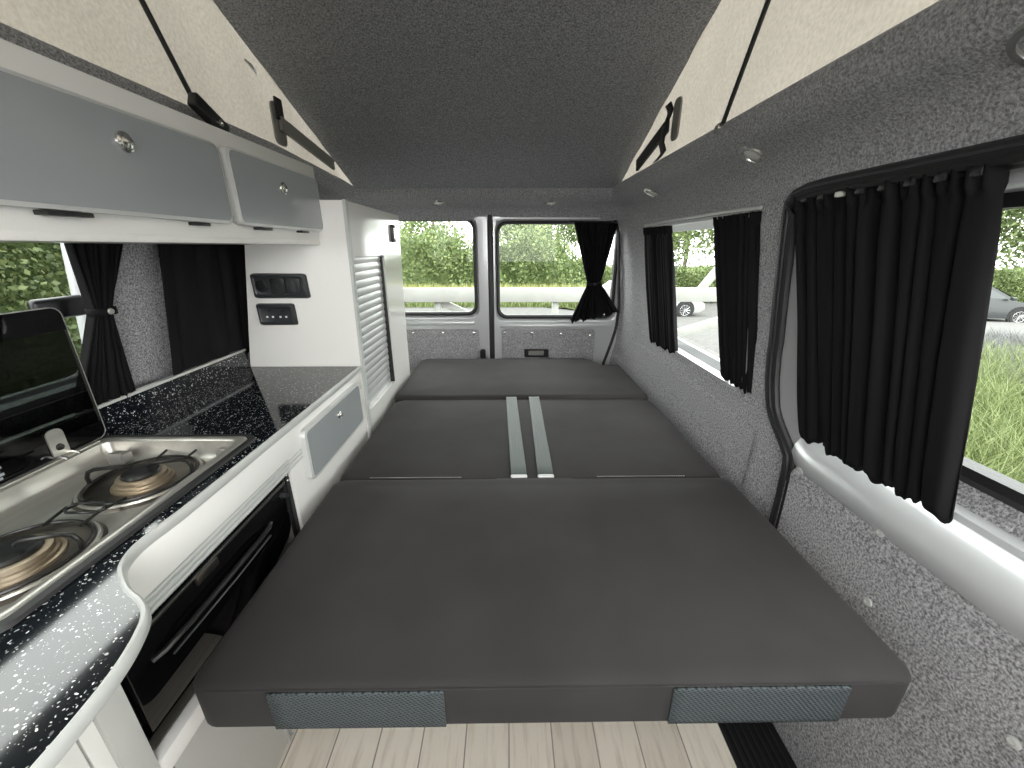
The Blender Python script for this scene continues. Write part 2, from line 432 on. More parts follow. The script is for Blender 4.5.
# ceiling surround: carpeted rim round the roof opening
def rim_pt(s, t):
    """s runs left-front, round the back, to right-front; t from the opening to the wall"""
    def path(x0, x1, y1, r):
        pts = [(x0, YF), (x0, 0.), (x0, .5), (x0, 1.), (x0, 1.5)]
        for i in range(9):
            a = PI - PI / 2 * i / 8; pts.append((x0 + r + r * math.cos(a), y1 - r + r * math.sin(a)))
        for i in range(1, 12): pts.append((lerp(x0 + r, x1 - r, i / 12), y1))
        for i in range(9):
            a = PI / 2 - PI / 2 * i / 8; pts.append((x1 - r + r * math.cos(a), y1 - r + r * math.sin(a)))
        pts += [(x1, 1.5), (x1, 1.), (x1, .5), (x1, 0.), (x1, YF)]
        return pts
    return path
inner = rim_pt(0, 0)(-.775, .55, 2.205, .03)
outer = rim_pt(0, 0)(-.868, .655, YR + .005, .14)
PROF = [(.14, 1.428), (.05, 1.428), (-.04, 1.420), (-.06, 1.405), (-.02, 1.386), (.05, 1.371), (.12, 1.362), (.25, 1.352), (.5, 1.340), (.7, 1.322), (.86, 1.295), (.96, 1.262), (1.0, 1.235)]
loops = []
for t, z in PROF:
    lp = []
    for (a, c) in zip(inner, outer):
        zz = z
        if t > .3: zz += .035 * (t - .3) / .7 * max(0, min(1, (a[1] - 1.9) / .3)) * (1 if True else 0)
        if a[0] < -.5: zz += .029 * cl((2.15 - a[1]) / .5, 0, 1)
        lp.append((lerp(a[0], c[0], t), lerp(a[1], c[1], t), zz))
    loops.append(lp)
back = [[(p[0] + (.03 if p[0] > 0 else -.03), p[1], p[2] + .05) for p in loops[-1]], [(p[0], p[1], p[2]) for p in loops[0]]]
b = MB(); b.loft(loops + back, close=False)
struct(b.build('trim_3', M['shadedcarpet'], base=(0, 1, 1.3)))

# raised roof panel
TH = math.radians(20.2)
def roofz(y): return 1.404 + (2.21 - y) * math.tan(TH)
b = MB()
XA, XB = -.769, .567
poly = [(2.225, roofz(2.225) + .004), (YF - .1, roofz(YF - .1)), (YF - .1, roofz(YF - .1) + .045), (2.225, roofz(2.225) + .05)]
b.prism([(p[0], p[1]) for p in poly], 'X', XA, XB)
b.box(XA - .02, XB + .02, 2.215, 2.235, 1.395, 1.47)
struct(b.build('ceiling', M['roofcarpet'], base=(0, 1, 1.4)))

# canvas sides of the raised roof
def canvas(x, bulge, label):
    b = MB()
    def f(u, v):
        y = lerp(YF, 2.17, u); z0 = 1.413 + (.026 * cl((2.15 - y) / .5, 0, 1) if x < 0 else 0); z1 = max(roofz(y) + .012, z0 + .001)
        return (x + (.014 * v if x < 0 else 0) + bulge * math.sin(PI * v) * (1 - u) * .6 + .004 * math.sin(y * 23 + v * 4), y, lerp(z0, z1, v))
    b.grid(f, 60, 14)
    o = b.build('roof_canvas', M['canvas'])
    return tag(o, label, 'canvas')
canvas(-.782, -.02, 'beige canvas side of the raised roof above the white kitchen lockers')
canvas(.566, .02, 'beige canvas side of the raised roof above the curtained sliding door')

# front end behind the camera: added unseen bulkhead and side posts to cut the front light, and the canvas front of the roof
b = MB(); b.box(-1.0, .78, YF - .05, YF, -.05, .95); b.box(-1.0, -.50, YF - .05, YF, .95, 1.45); b.box(.64, .78, YF - .05, YF, .95, 1.45)
struct(b.build('front_light_block', M['shadedcarpet'], base=(0, YF, 0)))
b = MB(); b.grid(lambda u, v: (lerp(-.785, .568, u), YF - .02 + .02 * math.sin(PI * v), lerp(1.44, roofz(YF) + .01, v)), 4, 12); o = b.build('roof_canvas', M['canvas']); tag(o, 'beige canvas front of the raised roof', 'canvas')

# ------------------------------------------------------------------ rear barn doors
def rear_door(name, x0, x1, win, panel, screws, latch):
    r = struct_empty(name, ((x0 + x1) / 2, YR, .05))
    b = MB(); n0 = rrect(win[0] - .018, win[1] + .018, win[2] - .02, win[3] + .015, .055)
    def fx(p, y): return (p[0], y, p[1])
    out = square_from(n0, x0, x1, -.02, 1.325)
    mid = [(lerp(o[0], i[0], .55), lerp(o[1], i[1], .55)) for o, i in zip(out, n0)]
    near = rrect(win[0] - .03, win[1] + .03, win[2] - .035, win[3] + .025, .06)
    near2 = rrect(win[0] - .022, win[1] + .022, win[2] - .025, win[3] + .018, .055)
    b.loft([[fx(p, YR + .06) for p in out], [fx(p, YR) for p in out], [fx(p, YR) for p in mid], [fx(p, YR + .002) for p in near], [fx(p, YR + .018) for p in near2],
            [fx(p, YR + .022) for p in n0], [fx(p, YR + .06) for p in n0]])
    # pressed channel under the window
    b.box(win[0], win[1], YR - .012, YR + .004, win[2] - .075, win[2] - .05, .006)
    b.build('door_skin', M['body'], r)
    b = MB(); g0 = rrect(win[0] - .018, win[1] + .018, win[2] - .02, win[3] + .015, .055); g1 = rrect(win[0], win[1], win[2], win[3], .045)
    b.loft([[fx(p, YR + .06) for p in g0], [fx(p, YR + .014) for p in g0], [fx(p, YR + .012) for p in [((a[0] + c[0]) / 2, (a[1] + c[1]) / 2) for a, c in zip(g0, g1)]], [fx(p, YR + .022) for p in g1], [fx(p, YR + .06) for p in g1], [fx(p, YR + .06) for p in g0]])
    f = b.build('window_frame', M['rubber'], r)
    b = MB(); b.grid(lambda u, v: (lerp(win[0] - .005, win[1] + .005, u), YR + .042, lerp(win[2] - .005, win[3] + .005, v)), 2, 2)
    b.build('pane', M['glass'], r)
    b = MB(); b.prism(rrect(panel[0], panel[1], panel[2], panel[3], .02, side=2), 'Y', YR - .010, YR + .001, .002)
    p = b.build('carpet_panel', M['wallcarpet'], r)
    for sx, sz in screws:
        b = MB(); b.lathe([(.009, .0), (.009, -.003), (.006, -.005), (0, -.0055)], (sx, YR - .010, sz), 'Y', 12); b.build('screw', M['chrome'], p)
    if latch:
        a0, a1, z0, z1 = latch
        b = MB(); b.prism(rrect(a0, a1, z0, z1, .008, side=2), 'Y', YR - .024, YR - .009, .003)
        h = b.build('door_pull', M['blackplastic'], r)
        b = MB(); b.box(a0 + .025, a1 - .03, YR - .028, YR - .023, z0 + .012, z1 - .008, .003); b.build('pull_recess', M['fabricgrey' if a1 - a0 > .1 else 'blackplastic'], h)
    return r
rear_door('door_1', -.97, -.112, (-.80, -.196, .757, 1.268), (-.80, -.172, .15, .655), [(-.574, .636), (-.392, .636), (-.203, .635)], (-.165, -.135, .47, .535))
rear_door('door_2', -.078, .672, (-.044, .628, .738, 1.252), (-.035, .535, .15, .655), [(-.015, .636), (.151, .633), (.329, .628), (.508, .618)], (.105, .255, .485, .535))
b = MB()
b.tube([(-.095, YR + .012, 0), (-.095, YR + .012, .7), (-.095, YR + .012, 1.3)], .017, 10)
b.box(-.108, -.082, YR - .004, YR + .02, 0, 1.31, .004)
struct(b.build('trim_4', M['rubber']))
b = MB(); b.tube([(pw(XD, z) - .006, YR - .001, z) for z in [i * .04 for i in range(33)]], .009, 8)
struct(b.build('trim_5', M['rubber']))

# ------------------------------------------------------------------ quarter window, right side
def side_frame(name, win, fx, sgn, frame_mat, glassoff, parent_name, ins=.03):
    cy, cz = (win[0] + win[1]) / 2, win[2]
    r = struct_empty(parent_name, (fx(cz), cy, cz))
    b = MB(); a = rrect(*win, .06); c = rrect(win[0] + .012, win[1] - .012, win[2] + .012, win[3] - .010, .05); d = rrect(win[0] + ins, win[1] - ins, win[2] + ins + .005, win[3] - ins, .045)
    b.loft([[(fx(p[1]) - sgn * .004, p[0], p[1]) for p in a], [(fx(p[1]) - sgn * .006, p[0], p[1]) for p in c], [(fx(p[1]) + sgn * .03, p[0], p[1]) for p in c], [(fx(p[1]) + sgn * glassoff, p[0], p[1]) for p in d],
            [(fx(p[1]) + sgn * (glassoff + .02), p[0], p[1]) for p in d], [(fx(p[1]) + sgn * (glassoff + .02), p[0], p[1]) for p in a], [(fx(p[1]) - sgn * .004, p[0], p[1]) for p in a]])
    b.build('window_frame', frame_mat, r)
    b = MB()
    def g(u, v): z = lerp(win[2] + .02, win[3] - .02, v); return (fx(z) + sgn * (glassoff + .008), lerp(win[0] + .015, win[1] - .015, u), z)
    b.grid(g, 1, 6); o = b.build('pane', M['glass'], r)
    return r
side_frame('w', W2, xr, 1, M['body'], .055, 'window_1')
side_frame('w', WL, xl, -1, M['body'], .035, 'window_2', .016)
# sliding sash upright and latch in the kitchen window
wl = bpy.data.objects['window_2']
b = MB(); b.box(-1.01, -.99, .2, .225, .84, 1.22, .004); b.build('sash_upright', M['rubber'], wl)
b = MB(); b.box(-.968, -.945, .80, .905, .985, 1.030, .010, 3); b.build('window_latch', M['blackplastic'], wl)
w1 = bpy.data.objects['window_1']

# ------------------------------------------------------------------ sliding door with its window
dr = struct_empty('door_3', (.72, .3, 0))
def seal_poly(n_side=10):
    pts = []
    return pts
WD = (-.30, .872, .640, 1.205)     # opening in the door's inner skin
inn = rrect(*WD, .085, n=8, side=16)
# outer loop: matches the seal at the rear edge
out = []
sq = square_from(inn, YF, 1.0, .60, 1.27)
for p in sq:
    y, z = p
    if y > .99: y = pw(SEAL, z) + .004
    elif z < .63 and y > .6: y = min(y, .885)
    out.append((y, z))
b = MB()
loops = []
for t, off in ((0, .0), (.12, .004), (.45, .016), (.62, .02), (.9, .036), (1., .06)):
    loops.append([(xr(lerp(o[1], i[1], t)) + off + .004, lerp(o[0], i[0], t), lerp(o[1], i[1], t)) for o, i in zip(out, inn)])
loops.append([(p[0] + .05, p[1], p[2]) for p in loops[-1]])
loops.append([(p[0] + .09, p[1], p[2]) for p in loops[0]])
loops.append(loops[0])
b.loft(loops)
# rounded ledge under the window
led = []
for x, z in ((.716, .61), (.710, .628), (.714, .648), (.724, .664), (.734, .675), (.752, .684), (.768, .688), (.771, .699), (.794, .702), (.796, .66), (.80, .62)):
    led.append([(x, YF, z), (x, .5, z), (x, .80, z), (x + .004, .845, z + .004), (x + .012, .872, z + .012)])
b.loft(led, close=False)
b.build('door_skin', M['body'], dr)
# carpeted lower panel
b = MB()
def pn(u, v):
    z = lerp(-.05, .632, v); y1 = .862 if z < .5 else .862 - .03 * ((z - .5) / .123) ** 3
    return (xr(z) - .008 + .006 * max(0, (v - .985) / .015), lerp(YF, y1, u), z)
b.grid(pn, 30, 40); b.grid(lambda u, v: (xr(lerp(-.05, .623, v)) + .06, lerp(YF, .86, u), lerp(-.05, .623, v)), 2, 10)
p = b.build('carpet_panel', M['wallcarpet'], dr)
for y, z in ((.822, .612), (.604, .612), (.578, .466), (.344, .470)):
    b = MB(); b.lathe([(.0085, 0), (.0085, -.003), (.005, -.0045), (.004, -.003), (0, -.003)], (xr(z) - .0085, y, z), 'X', 14); b.build('screw', M['trim'], p)
# carpeted reveal between ledge and glass
b = MB()
b.grid(lambda u, v: (lerp(.7925, .814, v), lerp(YF, .868, u), lerp(.699, .750, v)), 4, 4)
b.build('window_reveal', M['wallcarpet'], dr)
# black frame and glass of the door window
def xg(z): return .812 - (z - .74) * .15
b = MB()
a = rrect(-.36, .90, .735, 1.26, .05); c = rrect(-.33, .87, .767, 1.185, .04)
b.loft([[(xg(p[1]) - .004, p[0], p[1]) for p in a], [(xg(p[1]) - .012, p[0], p[1]) for p in [((q[0] + w[0]) / 2, (q[1] + w[1]) / 2) for q, w in zip(a, c)]], [(xg(p[1]) - .006, p[0], p[1]) for p in c], [(xg(p[1]) + .03, p[0], p[1]) for p in c], [(xg(p[1]) + .03, p[0], p[1]) for p in a], [(xg(p[1]) - .004, p[0], p[1]) for p in a]])
wf = b.build('window_frame', M['rubber'], dr)
b = MB(); b.grid(lambda u, v: (xg(lerp(.75, 1.2, v)) + .012, lerp(-.34, .88, u), lerp(.75, 1.2, v)), 1, 2); o = b.build('pane', M['glass'], dr)
# ribbed rubber seal round the door opening
path = [(xr(z) - .004, pw(SEAL, z) - .002, z) for z in [-.02 + i * .02 for i in range(62)]]
path += [(xr(1.225) - .004, .985, 1.228), (xr(1.235) - .004, .965, 1.243), (xr(1.24) - .005, .93, 1.25)] + [(xr(1.245) - .006, .93 - i * .05, 1.2525) for i in range(1, 28)]
b = MB(); b.tube(path, .0115, 8)
sl = thing('door_seal', (.7, .9, 0), 'black rubber seal running up the pillar round the sliding door opening', 'door seal')
b.build('seal_bead', M['rubber'], sl)
b = MB(); b.tube([(x + .004, y - .017 if i < 62 else y, z if i < 62 else z - .012) for i, (x, y, z) in enumerate(path)], .010, 8); b.build('seal_lip', M['rubber'], sl)
b = MB()
for i in range(len(path) - 1):
    p0, p1 = Vector(path[i]), Vector(path[i + 1]); d = (p1 - p0); k = max(1, int(d.length / .0065))
    for j in range(k):
        q = p0 + d * (j / k) + Vector((-.0115, -.002, -.001))
        b.box(q.x - .0015, q.x + .002, q.y - .0035, q.y + .0035, q.z - .0018, q.z + .0018)
b.build('seal_rib', M['darkplastic'], sl)

# ------------------------------------------------------------------ curtains
def curtain(label, rows, nrm, folds, amp, tie=None, ph=0., hooks=0, ruffle=.006, group='black curtains', seed=1):
    """rows: list of (v, left point, right point) from top v=0 to hem v=1"""
    rnd = random.Random(seed); phs = [rnd.uniform(-.5, .5) for _ in range(40)]
    nrm = Vector(nrm)
    base = Vector(rows[-1][1]).lerp(Vector(rows[-1][2]), .5)
    t = thing('curtain', base, label, 'curtain', group)
    def edge(v):
        for (v0, l0, r0), (v1, l1, r1) in zip(rows[:-1], rows[1:]):
            if v <= v1 + 1e-9:
                s = (v - v0) / (v1 - v0); s = s * s * (3 - 2 * s) if tie else s
                return Vector(l0).lerp(Vector(l1), s), Vector(r0).lerp(Vector(r1), s)
        return Vector(rows[-1][1]), Vector(rows[-1][2])
    def f(u, v):
        l, r = edge(v); k = int(u * 8) % 40
        uu = u + .018 * math.sin(u * 17 + phs[2]) + .012 * math.sin(u * 41 + v * 2 + phs[3] * 6)
        w = 2 * PI * folds * uu + ph + .7 * math.sin(v * 2.3 + u * 5 + phs[4] * 6)
        a = amp * (.75 + .35 * math.sin(u * 11 + phs[5] * 9)) * (.55 + .45 * min(1, v * 6))
        off = a * (math.sin(w) + .25 * math.sin(2 * w + 1))
        if v < .06: off += ruffle * math.sin(u * folds * 2 * PI * 1.7 + 1)
        p = l.lerp(r, u) + nrm * off
        hem = .007 * math.sin(w * .5 + 2) + .007 * math.sin(w + 1) + .003 * math.sin(w * 2.7)
        p.z += hem * v ** 8
        return p
    b = MB(); b.grid(f, int(folds * 14) + 10, 44)
    o = b.build('cloth', M['curtain'], t, smooth=80)
    s = o.modifiers.new('thickness', 'SOLIDIFY'); s.thickness = .0015
    if tie:
        v = tie; l, r = edge(v); c = (l + r) / 2; hw = (r - l).length / 2 + .006; ax = (r - l).normalized(); b = MB()
        pts = [c + ax * hw * math.cos(a) + nrm * (amp + .010) * math.sin(a) for a in [2 * PI * i / 20 for i in range(20)]]
        lo = [Vector((p.x, p.y, p.z - .008)) for p in pts]; hi = [Vector((p.x, p.y, p.z + .008)) for p in pts]
        b.loft([lo, hi]); tb = b.build('tie_band', M['curtain'], t); sm = tb.modifiers.new('thickness', 'SOLIDIFY'); sm.thickness = .002
        b = MB(); b.lathe([(.007, 0), (.006, .003), (0, .004)], c + nrm * (amp + .011), 'X' if abs(nrm.x) > .5 else 'Y', 10)
        if nrm.x < -.5 or nrm.y < -.5: pass
        b.build('press_stud', M['lidrest' if abs(nrm.x) > .5 else 'blackplastic'], tb)
    if hooks:
        for i in range(hooks):
            l, r = edge(0.02); p = l.lerp(r, (i + .5) / hooks) - nrm * (-.004)
            b = MB(); b.box(p.x - .006, p.x + .006, p.y - .009, p.y + .009, p.z - .004, p.z + .010, .003); b.build('glider', M['lens' if i in (2,) else 'blackplastic'], t)
    return t
# sliding door curtain
curtain('wide black gathered curtain covering the sliding door window', [(0, (.660, .962, 1.238), (.655, .575, 1.236)), (.5, (.696, .908, .96), (.69, .553, .97)), (1, (.727, .860, .690), (.727, .528, .705))], (-1, 0, 0), 11, .013, hooks=8, seed=3)
b = MB(); b.box(.664, .672, -.3, .965, 1.226, 1.244, .002); tag(b.build('curtain_rail', M['blackplastic']), 'black curtain rail along the top of the sliding door window', 'curtain rail')
# quarter window curtains
curtain('black curtain at the rear end of the quarter window', [(0, (.656, 1.985, 1.216), (.655, 1.69, 1.212)), (.5, (.69, 1.965, .94), (.69, 1.645, .95)), (1, (.716, 1.915, .690), (.716, 1.60, .702))], (-1, 0, 0), 8, .011, seed=5)
curtain('black curtain at the sliding door end of the quarter window', [(0, (.656, 1.325, 1.218), (.655, 1.093, 1.218)), (.5, (.69, 1.275, .96), (.69, 1.085, .96)), (1, (.718, 1.225, .725), (.718, 1.068, .722))], (-1, 0, 0), 8, .012, seed=6)
b = MB(); b.tube([(.654, 1.09, 1.226), (.653, 1.3, 1.229), (.653, 1.7, 1.229), (.654, 1.98, 1.224)], .005, 8)
tag(b.build('curtain_rail', M['silveredge']), 'thin pale curtain rail over the quarter window', 'curtain rail')
# rear door curtain
curtain('black curtain tied into a waist at the right rear door window', [(0, (.372, 2.33, 1.262), (.618, 2.325, 1.252)), (.56, (.468, 2.33, .925), (.545, 2.325, .93)), (1, (.372, 2.322, .702), (.665, 2.30, .765))], (0, -1, 0), 9, .010, tie=.56, seed=8)
b = MB(); b.tube([(.35, 2.338, 1.264), (.61, 2.335, 1.256)], .004, 8); tag(b.build('curtain_rail', M['blackplastic']), 'short black curtain rail over the right rear door window', 'curtain rail')
# kitchen side curtains
curtain('black curtain tied back at the kitchen window behind the glass hob lid', [(0, (-.905, .860, 1.21), (-.895, 1.02, 1.21)), (.52, (-.905, .862, .995), (-.90, .905, .995)), (1, (-.925, .765, .765), (-.925, .925, .765))], (1, 0, 0), 7, .009, tie=.52, seed=9)
curtain('straight black curtain between the pillar and the tall white cupboard', [(0, (-.885, 1.070, 1.21), (-.885, 1.46, 1.21)), (1, (-.928, 1.030, .765), (-.928, 1.46, .765))], (1, 0, 0), 5, .006, seed=11)

# ------------------------------------------------------------------ bed
def cushion(name, label, outline, z0, z1, rnd_, wide=1.3, crown=.012, seed=1):
    """outline: plan polygon (rounded loop). Cushion with soft rolled edges"""
    cx = sum(p[0] for p in outline) / len(outline); cy = sum(p[1] for p in outline) / len(outline)
    t = thing(name, (cx, cy, z0), label, 'cushion')
    b = MB()
    ys = [p[1] for p in outline]; xs = [p[0] for p in outline]
    hx = (max(xs) - min(xs)) / 2; hy = (max(ys) - min(ys)) / 2
    rw = rnd_ * wide
    def ins(p, d):
        return (p[0] - (p[0] - cx) / hx * d * 1.0, p[1] - (p[1] - cy) / hy * d * 1.0)
    loops = []
    loops.append([(*ins(p, rnd_ * .7), z0) for p in outline])
    for i in range(1, 5):
        a = PI / 2 * i / 4; loops.append([(*ins(p, rnd_ * .7 * (1 - math.sin(a))), z0 + rnd_ * .7 * (1 - math.cos(a))) for p in outline])
    for i in range(0, 7):
        a = PI / 2 * i / 6; loops.append([(*ins(p, rw * (1 - math.cos(a))), z1 - rnd_ * (1 - math.sin(a))) for p in outline])
    m0 = .0
    for k in range(1, 12):
        s = k / 12
        loops.append([(lerp(ins(p, rw)[0], cx, s), lerp(ins(p, rw)[1], cy, s), z1 + crown * math.sin(PI / 2 * min(1, s * 2.2))) for p in outline])
    b.loft(loops, cap0=True)
    # close the middle
    top = b.bm.verts.new((cx, cy, z1 + crown)); b.bm.verts.ensure_lookup_table()
    n = len(outline); last = [b.bm.verts[i] for i in range(len(b.bm.verts) - 1 - n, len(b.bm.verts) - 1)]
    for i in range(n): b.bm.faces.new((last[i], last[(i + 1) % n], top))
    rr = random.Random(seed); w = [(rr.uniform(-.4, .5), rr.uniform(min(ys), max(ys)), rr.uniform(.05, .13), rr.uniform(-.004, .004)) for _ in range(14)]
    for v in b.bm.verts:
        if v.co.z > z1 - .002:
            for (wx, wy, ws, wa) in w: v.co.z += wa * math.exp(-((v.co.x - wx) ** 2 + (v.co.y - wy) ** 2) / ws ** 2)
    b.build('cover', M['cushion'], t, smooth=60)
    return t
def plan(x0, x1, y0, y1, r, taper=0., fr=None):
    pts = rrect(x0, x1, y0, y1, r, n=6, side=16)
    return pts
c1 = cushion('bed_cushion', 'large charcoal front bed cushion with two grey mesh strips on its edge', plan(-.487, .632, .402, .962, .030), .416, .514, .014, wide=2.6, seed=2)
for x0, x1 in ((-.362, -.098), (.250, .520)):
    b = MB()
    pts = [( .4012, .404), (.4008, .43), (.4008, .46), (.4012, .475)]
    def fi(u, v):
        z = lerp(.423, .501, v); y = .4018
        return (lerp(x0, x1, u), y - .0015, z + .006 * math.sin(PI * u) * 0)
    b.grid(fi, 12, 10); o = b.build('mesh_strip', M['meshfab'], c1); s = o.modifiers.new('thickness', 'SOLIDIFY'); s.thickness = .004; s.offset = 0
    o['label'] = 'blue-grey open weave mesh strip'
b = MB(); b.tube([(-.455, .4022, .5035), (.0, .4022, .5035), (.60, .4022, .5035)], .0016, 6); b.build('front_seam', M['cushion'], c1)
c2 = cushion('bed_cushion', 'middle charcoal bed cushion with two webbing straps lying over it', plan(-.496, .634, .958, 1.612, .05), .398, .497, .018, crown=.008, seed=4)
for x0, x1 in ((-.40, -.13), (.26, .52)):
    b = MB()
    k = int((x1 - x0) / .007)
    for i in range(k): b.box(x0 + i * .007, x0 + i * .007 + .0045, .981, .9825, .4975, .499)
    b.build('stitching', M['thread'], c2)
pts = rrect(-.505, .632, 1.598, 2.235, .035, n=6, side=16)
pts = [(x, min(y, 2.09) if x > .49 else y) for x, y in pts]
c3 = cushion('bed_cushion', 'rear charcoal bed cushion under the back doors', pts, .40, .512, .022, crown=.012, seed=6)
# straps
def strap(label, xt, xb):
    t = thing('webbing_strap', ((xt + xb) / 2, 1.0, .506), label, 'strap', 'webbing straps on the bed')
    b = MB(); nr = 44
    def f(u, v):
        y = lerp(.985, 1.606, v); x = lerp(xb, xt, v) + (u - .5) * .046
        g = .0012 * abs(math.sin(u * PI * 5)) * (1 if v > .22 else .3)
        e = .505 + .0005 + g + (.004 if True else 0) * math.sin(PI * min(1, v * 3)) * .3
        if v < .05: e -= .006 * (1 - v / .05)
        return (x, y, e)
    b.grid(f, 30, nr); o = b.build('webbing', M['webbing'], t, smooth=80); s = o.modifiers.new('thickness', 'SOLIDIFY'); s.thickness = .0015
    b = MB(); b.box(xb - .024, xb + .024, .972, .984, .497, .507, .004, 3); b.build('loop_end', M['silveredge'], t)
strap('ribbed grey webbing strap on the bed, the one nearer the kitchen', .016, .032)
strap('ribbed grey webbing strap on the bed, the one nearer the sliding door', .116, .110)
b = MB(); b.box(-.035, .185, .966, .975, .490, .4995, .003); b.build('strap_slot', M['rubber'], c2)
# bed base
bb = thing('bed_platform', (.06, 1.5, 0), 'dark boxed bed base standing on the plank floor under the cushions', 'bed base')
b = MB(); b.box(-.49, .60, .80, 2.22, 0, .03); b.box(-.49, .60, .80, .82, 0, .395); b.box(-.49, -.47, .80, 2.22, 0, .395); b.box(.58, .60, .80, 2.22, 0, .395)
b.build('frame', M['darkplastic'], bb)
b = MB(); b.box(-.48, .60, .74, 2.22, .375, .398, .004); b.build('deck', M['darkplastic'], bb)
for x in (-.40, .52):
    b = MB(); b.box(x - .015, x + .015, .78, .80, 0, .38, .002); b.build('leg', M['blackplastic'], bb)

# ------------------------------------------------------------------ kitchen
KX = -.530
def polyline_smooth(pts, n=6):
    out = []
    P = [Vector((*p, 0)) for p in pts]
    for i in range(len(P) - 1):
        p0, p1, p2, p3 = P[max(i - 1, 0)], P[i], P[i + 1], P[min(i + 2, len(P) - 1)]
        for k in range(n):
            t = k / n
            q = .5 * ((2 * p1) + (-p0 + p2) * t + (2 * p0 - 5 * p1 + 4 * p2 - p3) * t * t + (-p0 + 3 * p1 - 3 * p2 + p3) * t ** 3)
            out.append((q.x, q.y))
    out.append(tuple(pts[-1])); return out
front = [(-.524, 1.335), (-.524, .9), (-.5255, .62), (-.5265, .53)] + polyline_smooth([(-.530, .482), (-.5285, .448), (-.516, .418), (-.494, .395), (-.468, .375), (-.442, .361), (-.421, .343), (-.406, .315), (-.395, .28), (-.389, .24), (-.386, .19), (-.385, .10), (-.385, YF)])
wt = thing('worktop', (-.7, .6, .70), 'black kitchen worktop with white flecks and a pale edge', 'worktop')
HOB = (-.889, -.560, .315, .785)
b = MB()
outer_l = front + [(-.915, YF), (-.915, 1.335)]
hole = rrect(HOB[0] + .006, HOB[1] - .006, HOB[2] + .006, HOB[3] - .006, .02, n=4, side=4)
t = bmesh.new()
vo = [t.verts.new((p[0], p[1], .73)) for p in outer_l]; vi = [t.verts.new((p[0], p[1], .73)) for p in hole]
eds = [t.edges.new((vo[i], vo[(i + 1) % len(vo)])) for i in range(len(vo))] + [t.edges.new((vi[i], vi[(i + 1) % len(vi)])) for i in range(len(vi))]
bmesh.ops.triangle_fill(t, use_beauty=True, use_dissolve=False, edges=eds)
bmesh.ops.recalc_face_normals(t, faces=t.faces)
for f_ in t.faces:
    if f_.normal.z < 0: f_.normal_flip()
r_ = bmesh.ops.extrude_face_region(t, geom=list(t.faces)); 
bmesh.ops.translate(t, verts=[v for v in r_['geom'] if isinstance(v, bmesh.types.BMVert)], vec=(0, 0, -.016))
b.merge(t); b.build('slab', M['worktop'], wt, smooth=30)
# rounded edging along the front
b = MB(); loops = []
for i, p in enumerate(front):
    a = front[max(i - 1, 0)]; c = front[min(i + 1, len(front) - 1)]
    d = Vector((c[0] - a[0], c[1] - a[1], 0)).normalized(); nn = Vector((-d.y, d.x, 0))
    if nn.x < 0 and abs(nn.x) > abs(nn.y): nn = -nn
    if i and (nn.dot(prev_n) < 0): nn = -nn
    prev_n = nn
    q = Vector((p[0], p[1], 0))
    lp = []
    for o_, z in ((-.004, .7300), (-.002, .7322), (.001, .7325), (.0032, .730), (.0038, .724), (.0032, .717), (.001, .713), (-.004, .713)):
        lp.append(q + nn * o_ + Vector((0, 0, z)))
    loops.append(lp)
b.loft(loops, cap0=True, cap1=True); b.build('edge_trim', M['trim'], wt)
b = MB(); b.box(-.928, -.914, YF, 1.337, .70, .790); bs = b.build('backsplash', M['worktop'], wt)
b = MB(); b.box(-.930, -.9125, YF, 1.337, .788, .7955, .002); b.build('backsplash_trim', M['silveredge'], bs)

# hob
hb = thing('gas_hob', (-.75, .55, .73), 'stainless two-burner gas hob with a smoked glass lid raised against the window', 'hob')
b = MB()
def lp(d, z, r): return [(p[0], p[1], z) for p in rrect(HOB[0] + d, HOB[1] - d, HOB[2] + d, HOB[3] - d, r, n=5, side=8)]
b.loft([lp(.004, .7325, .022), lp(.005, .7365, .022), lp(.008, .738, .021), lp(.020, .7375, .018), lp(.0235, .735, .018), lp(.027, .706, .022), lp(.031, .7005, .024), lp(.036, .699, .022)], cap1=True)
b.build('tray', M['steel'], hb)
b = MB(); b.loft([lp(-.008, .7305, .026), lp(-.006, .7355, .025), lp(.004, .7365, .022), lp(.006, .731, .022), lp(-.008, .7305, .026)]); b.build('gasket', M['rubber'], hb)
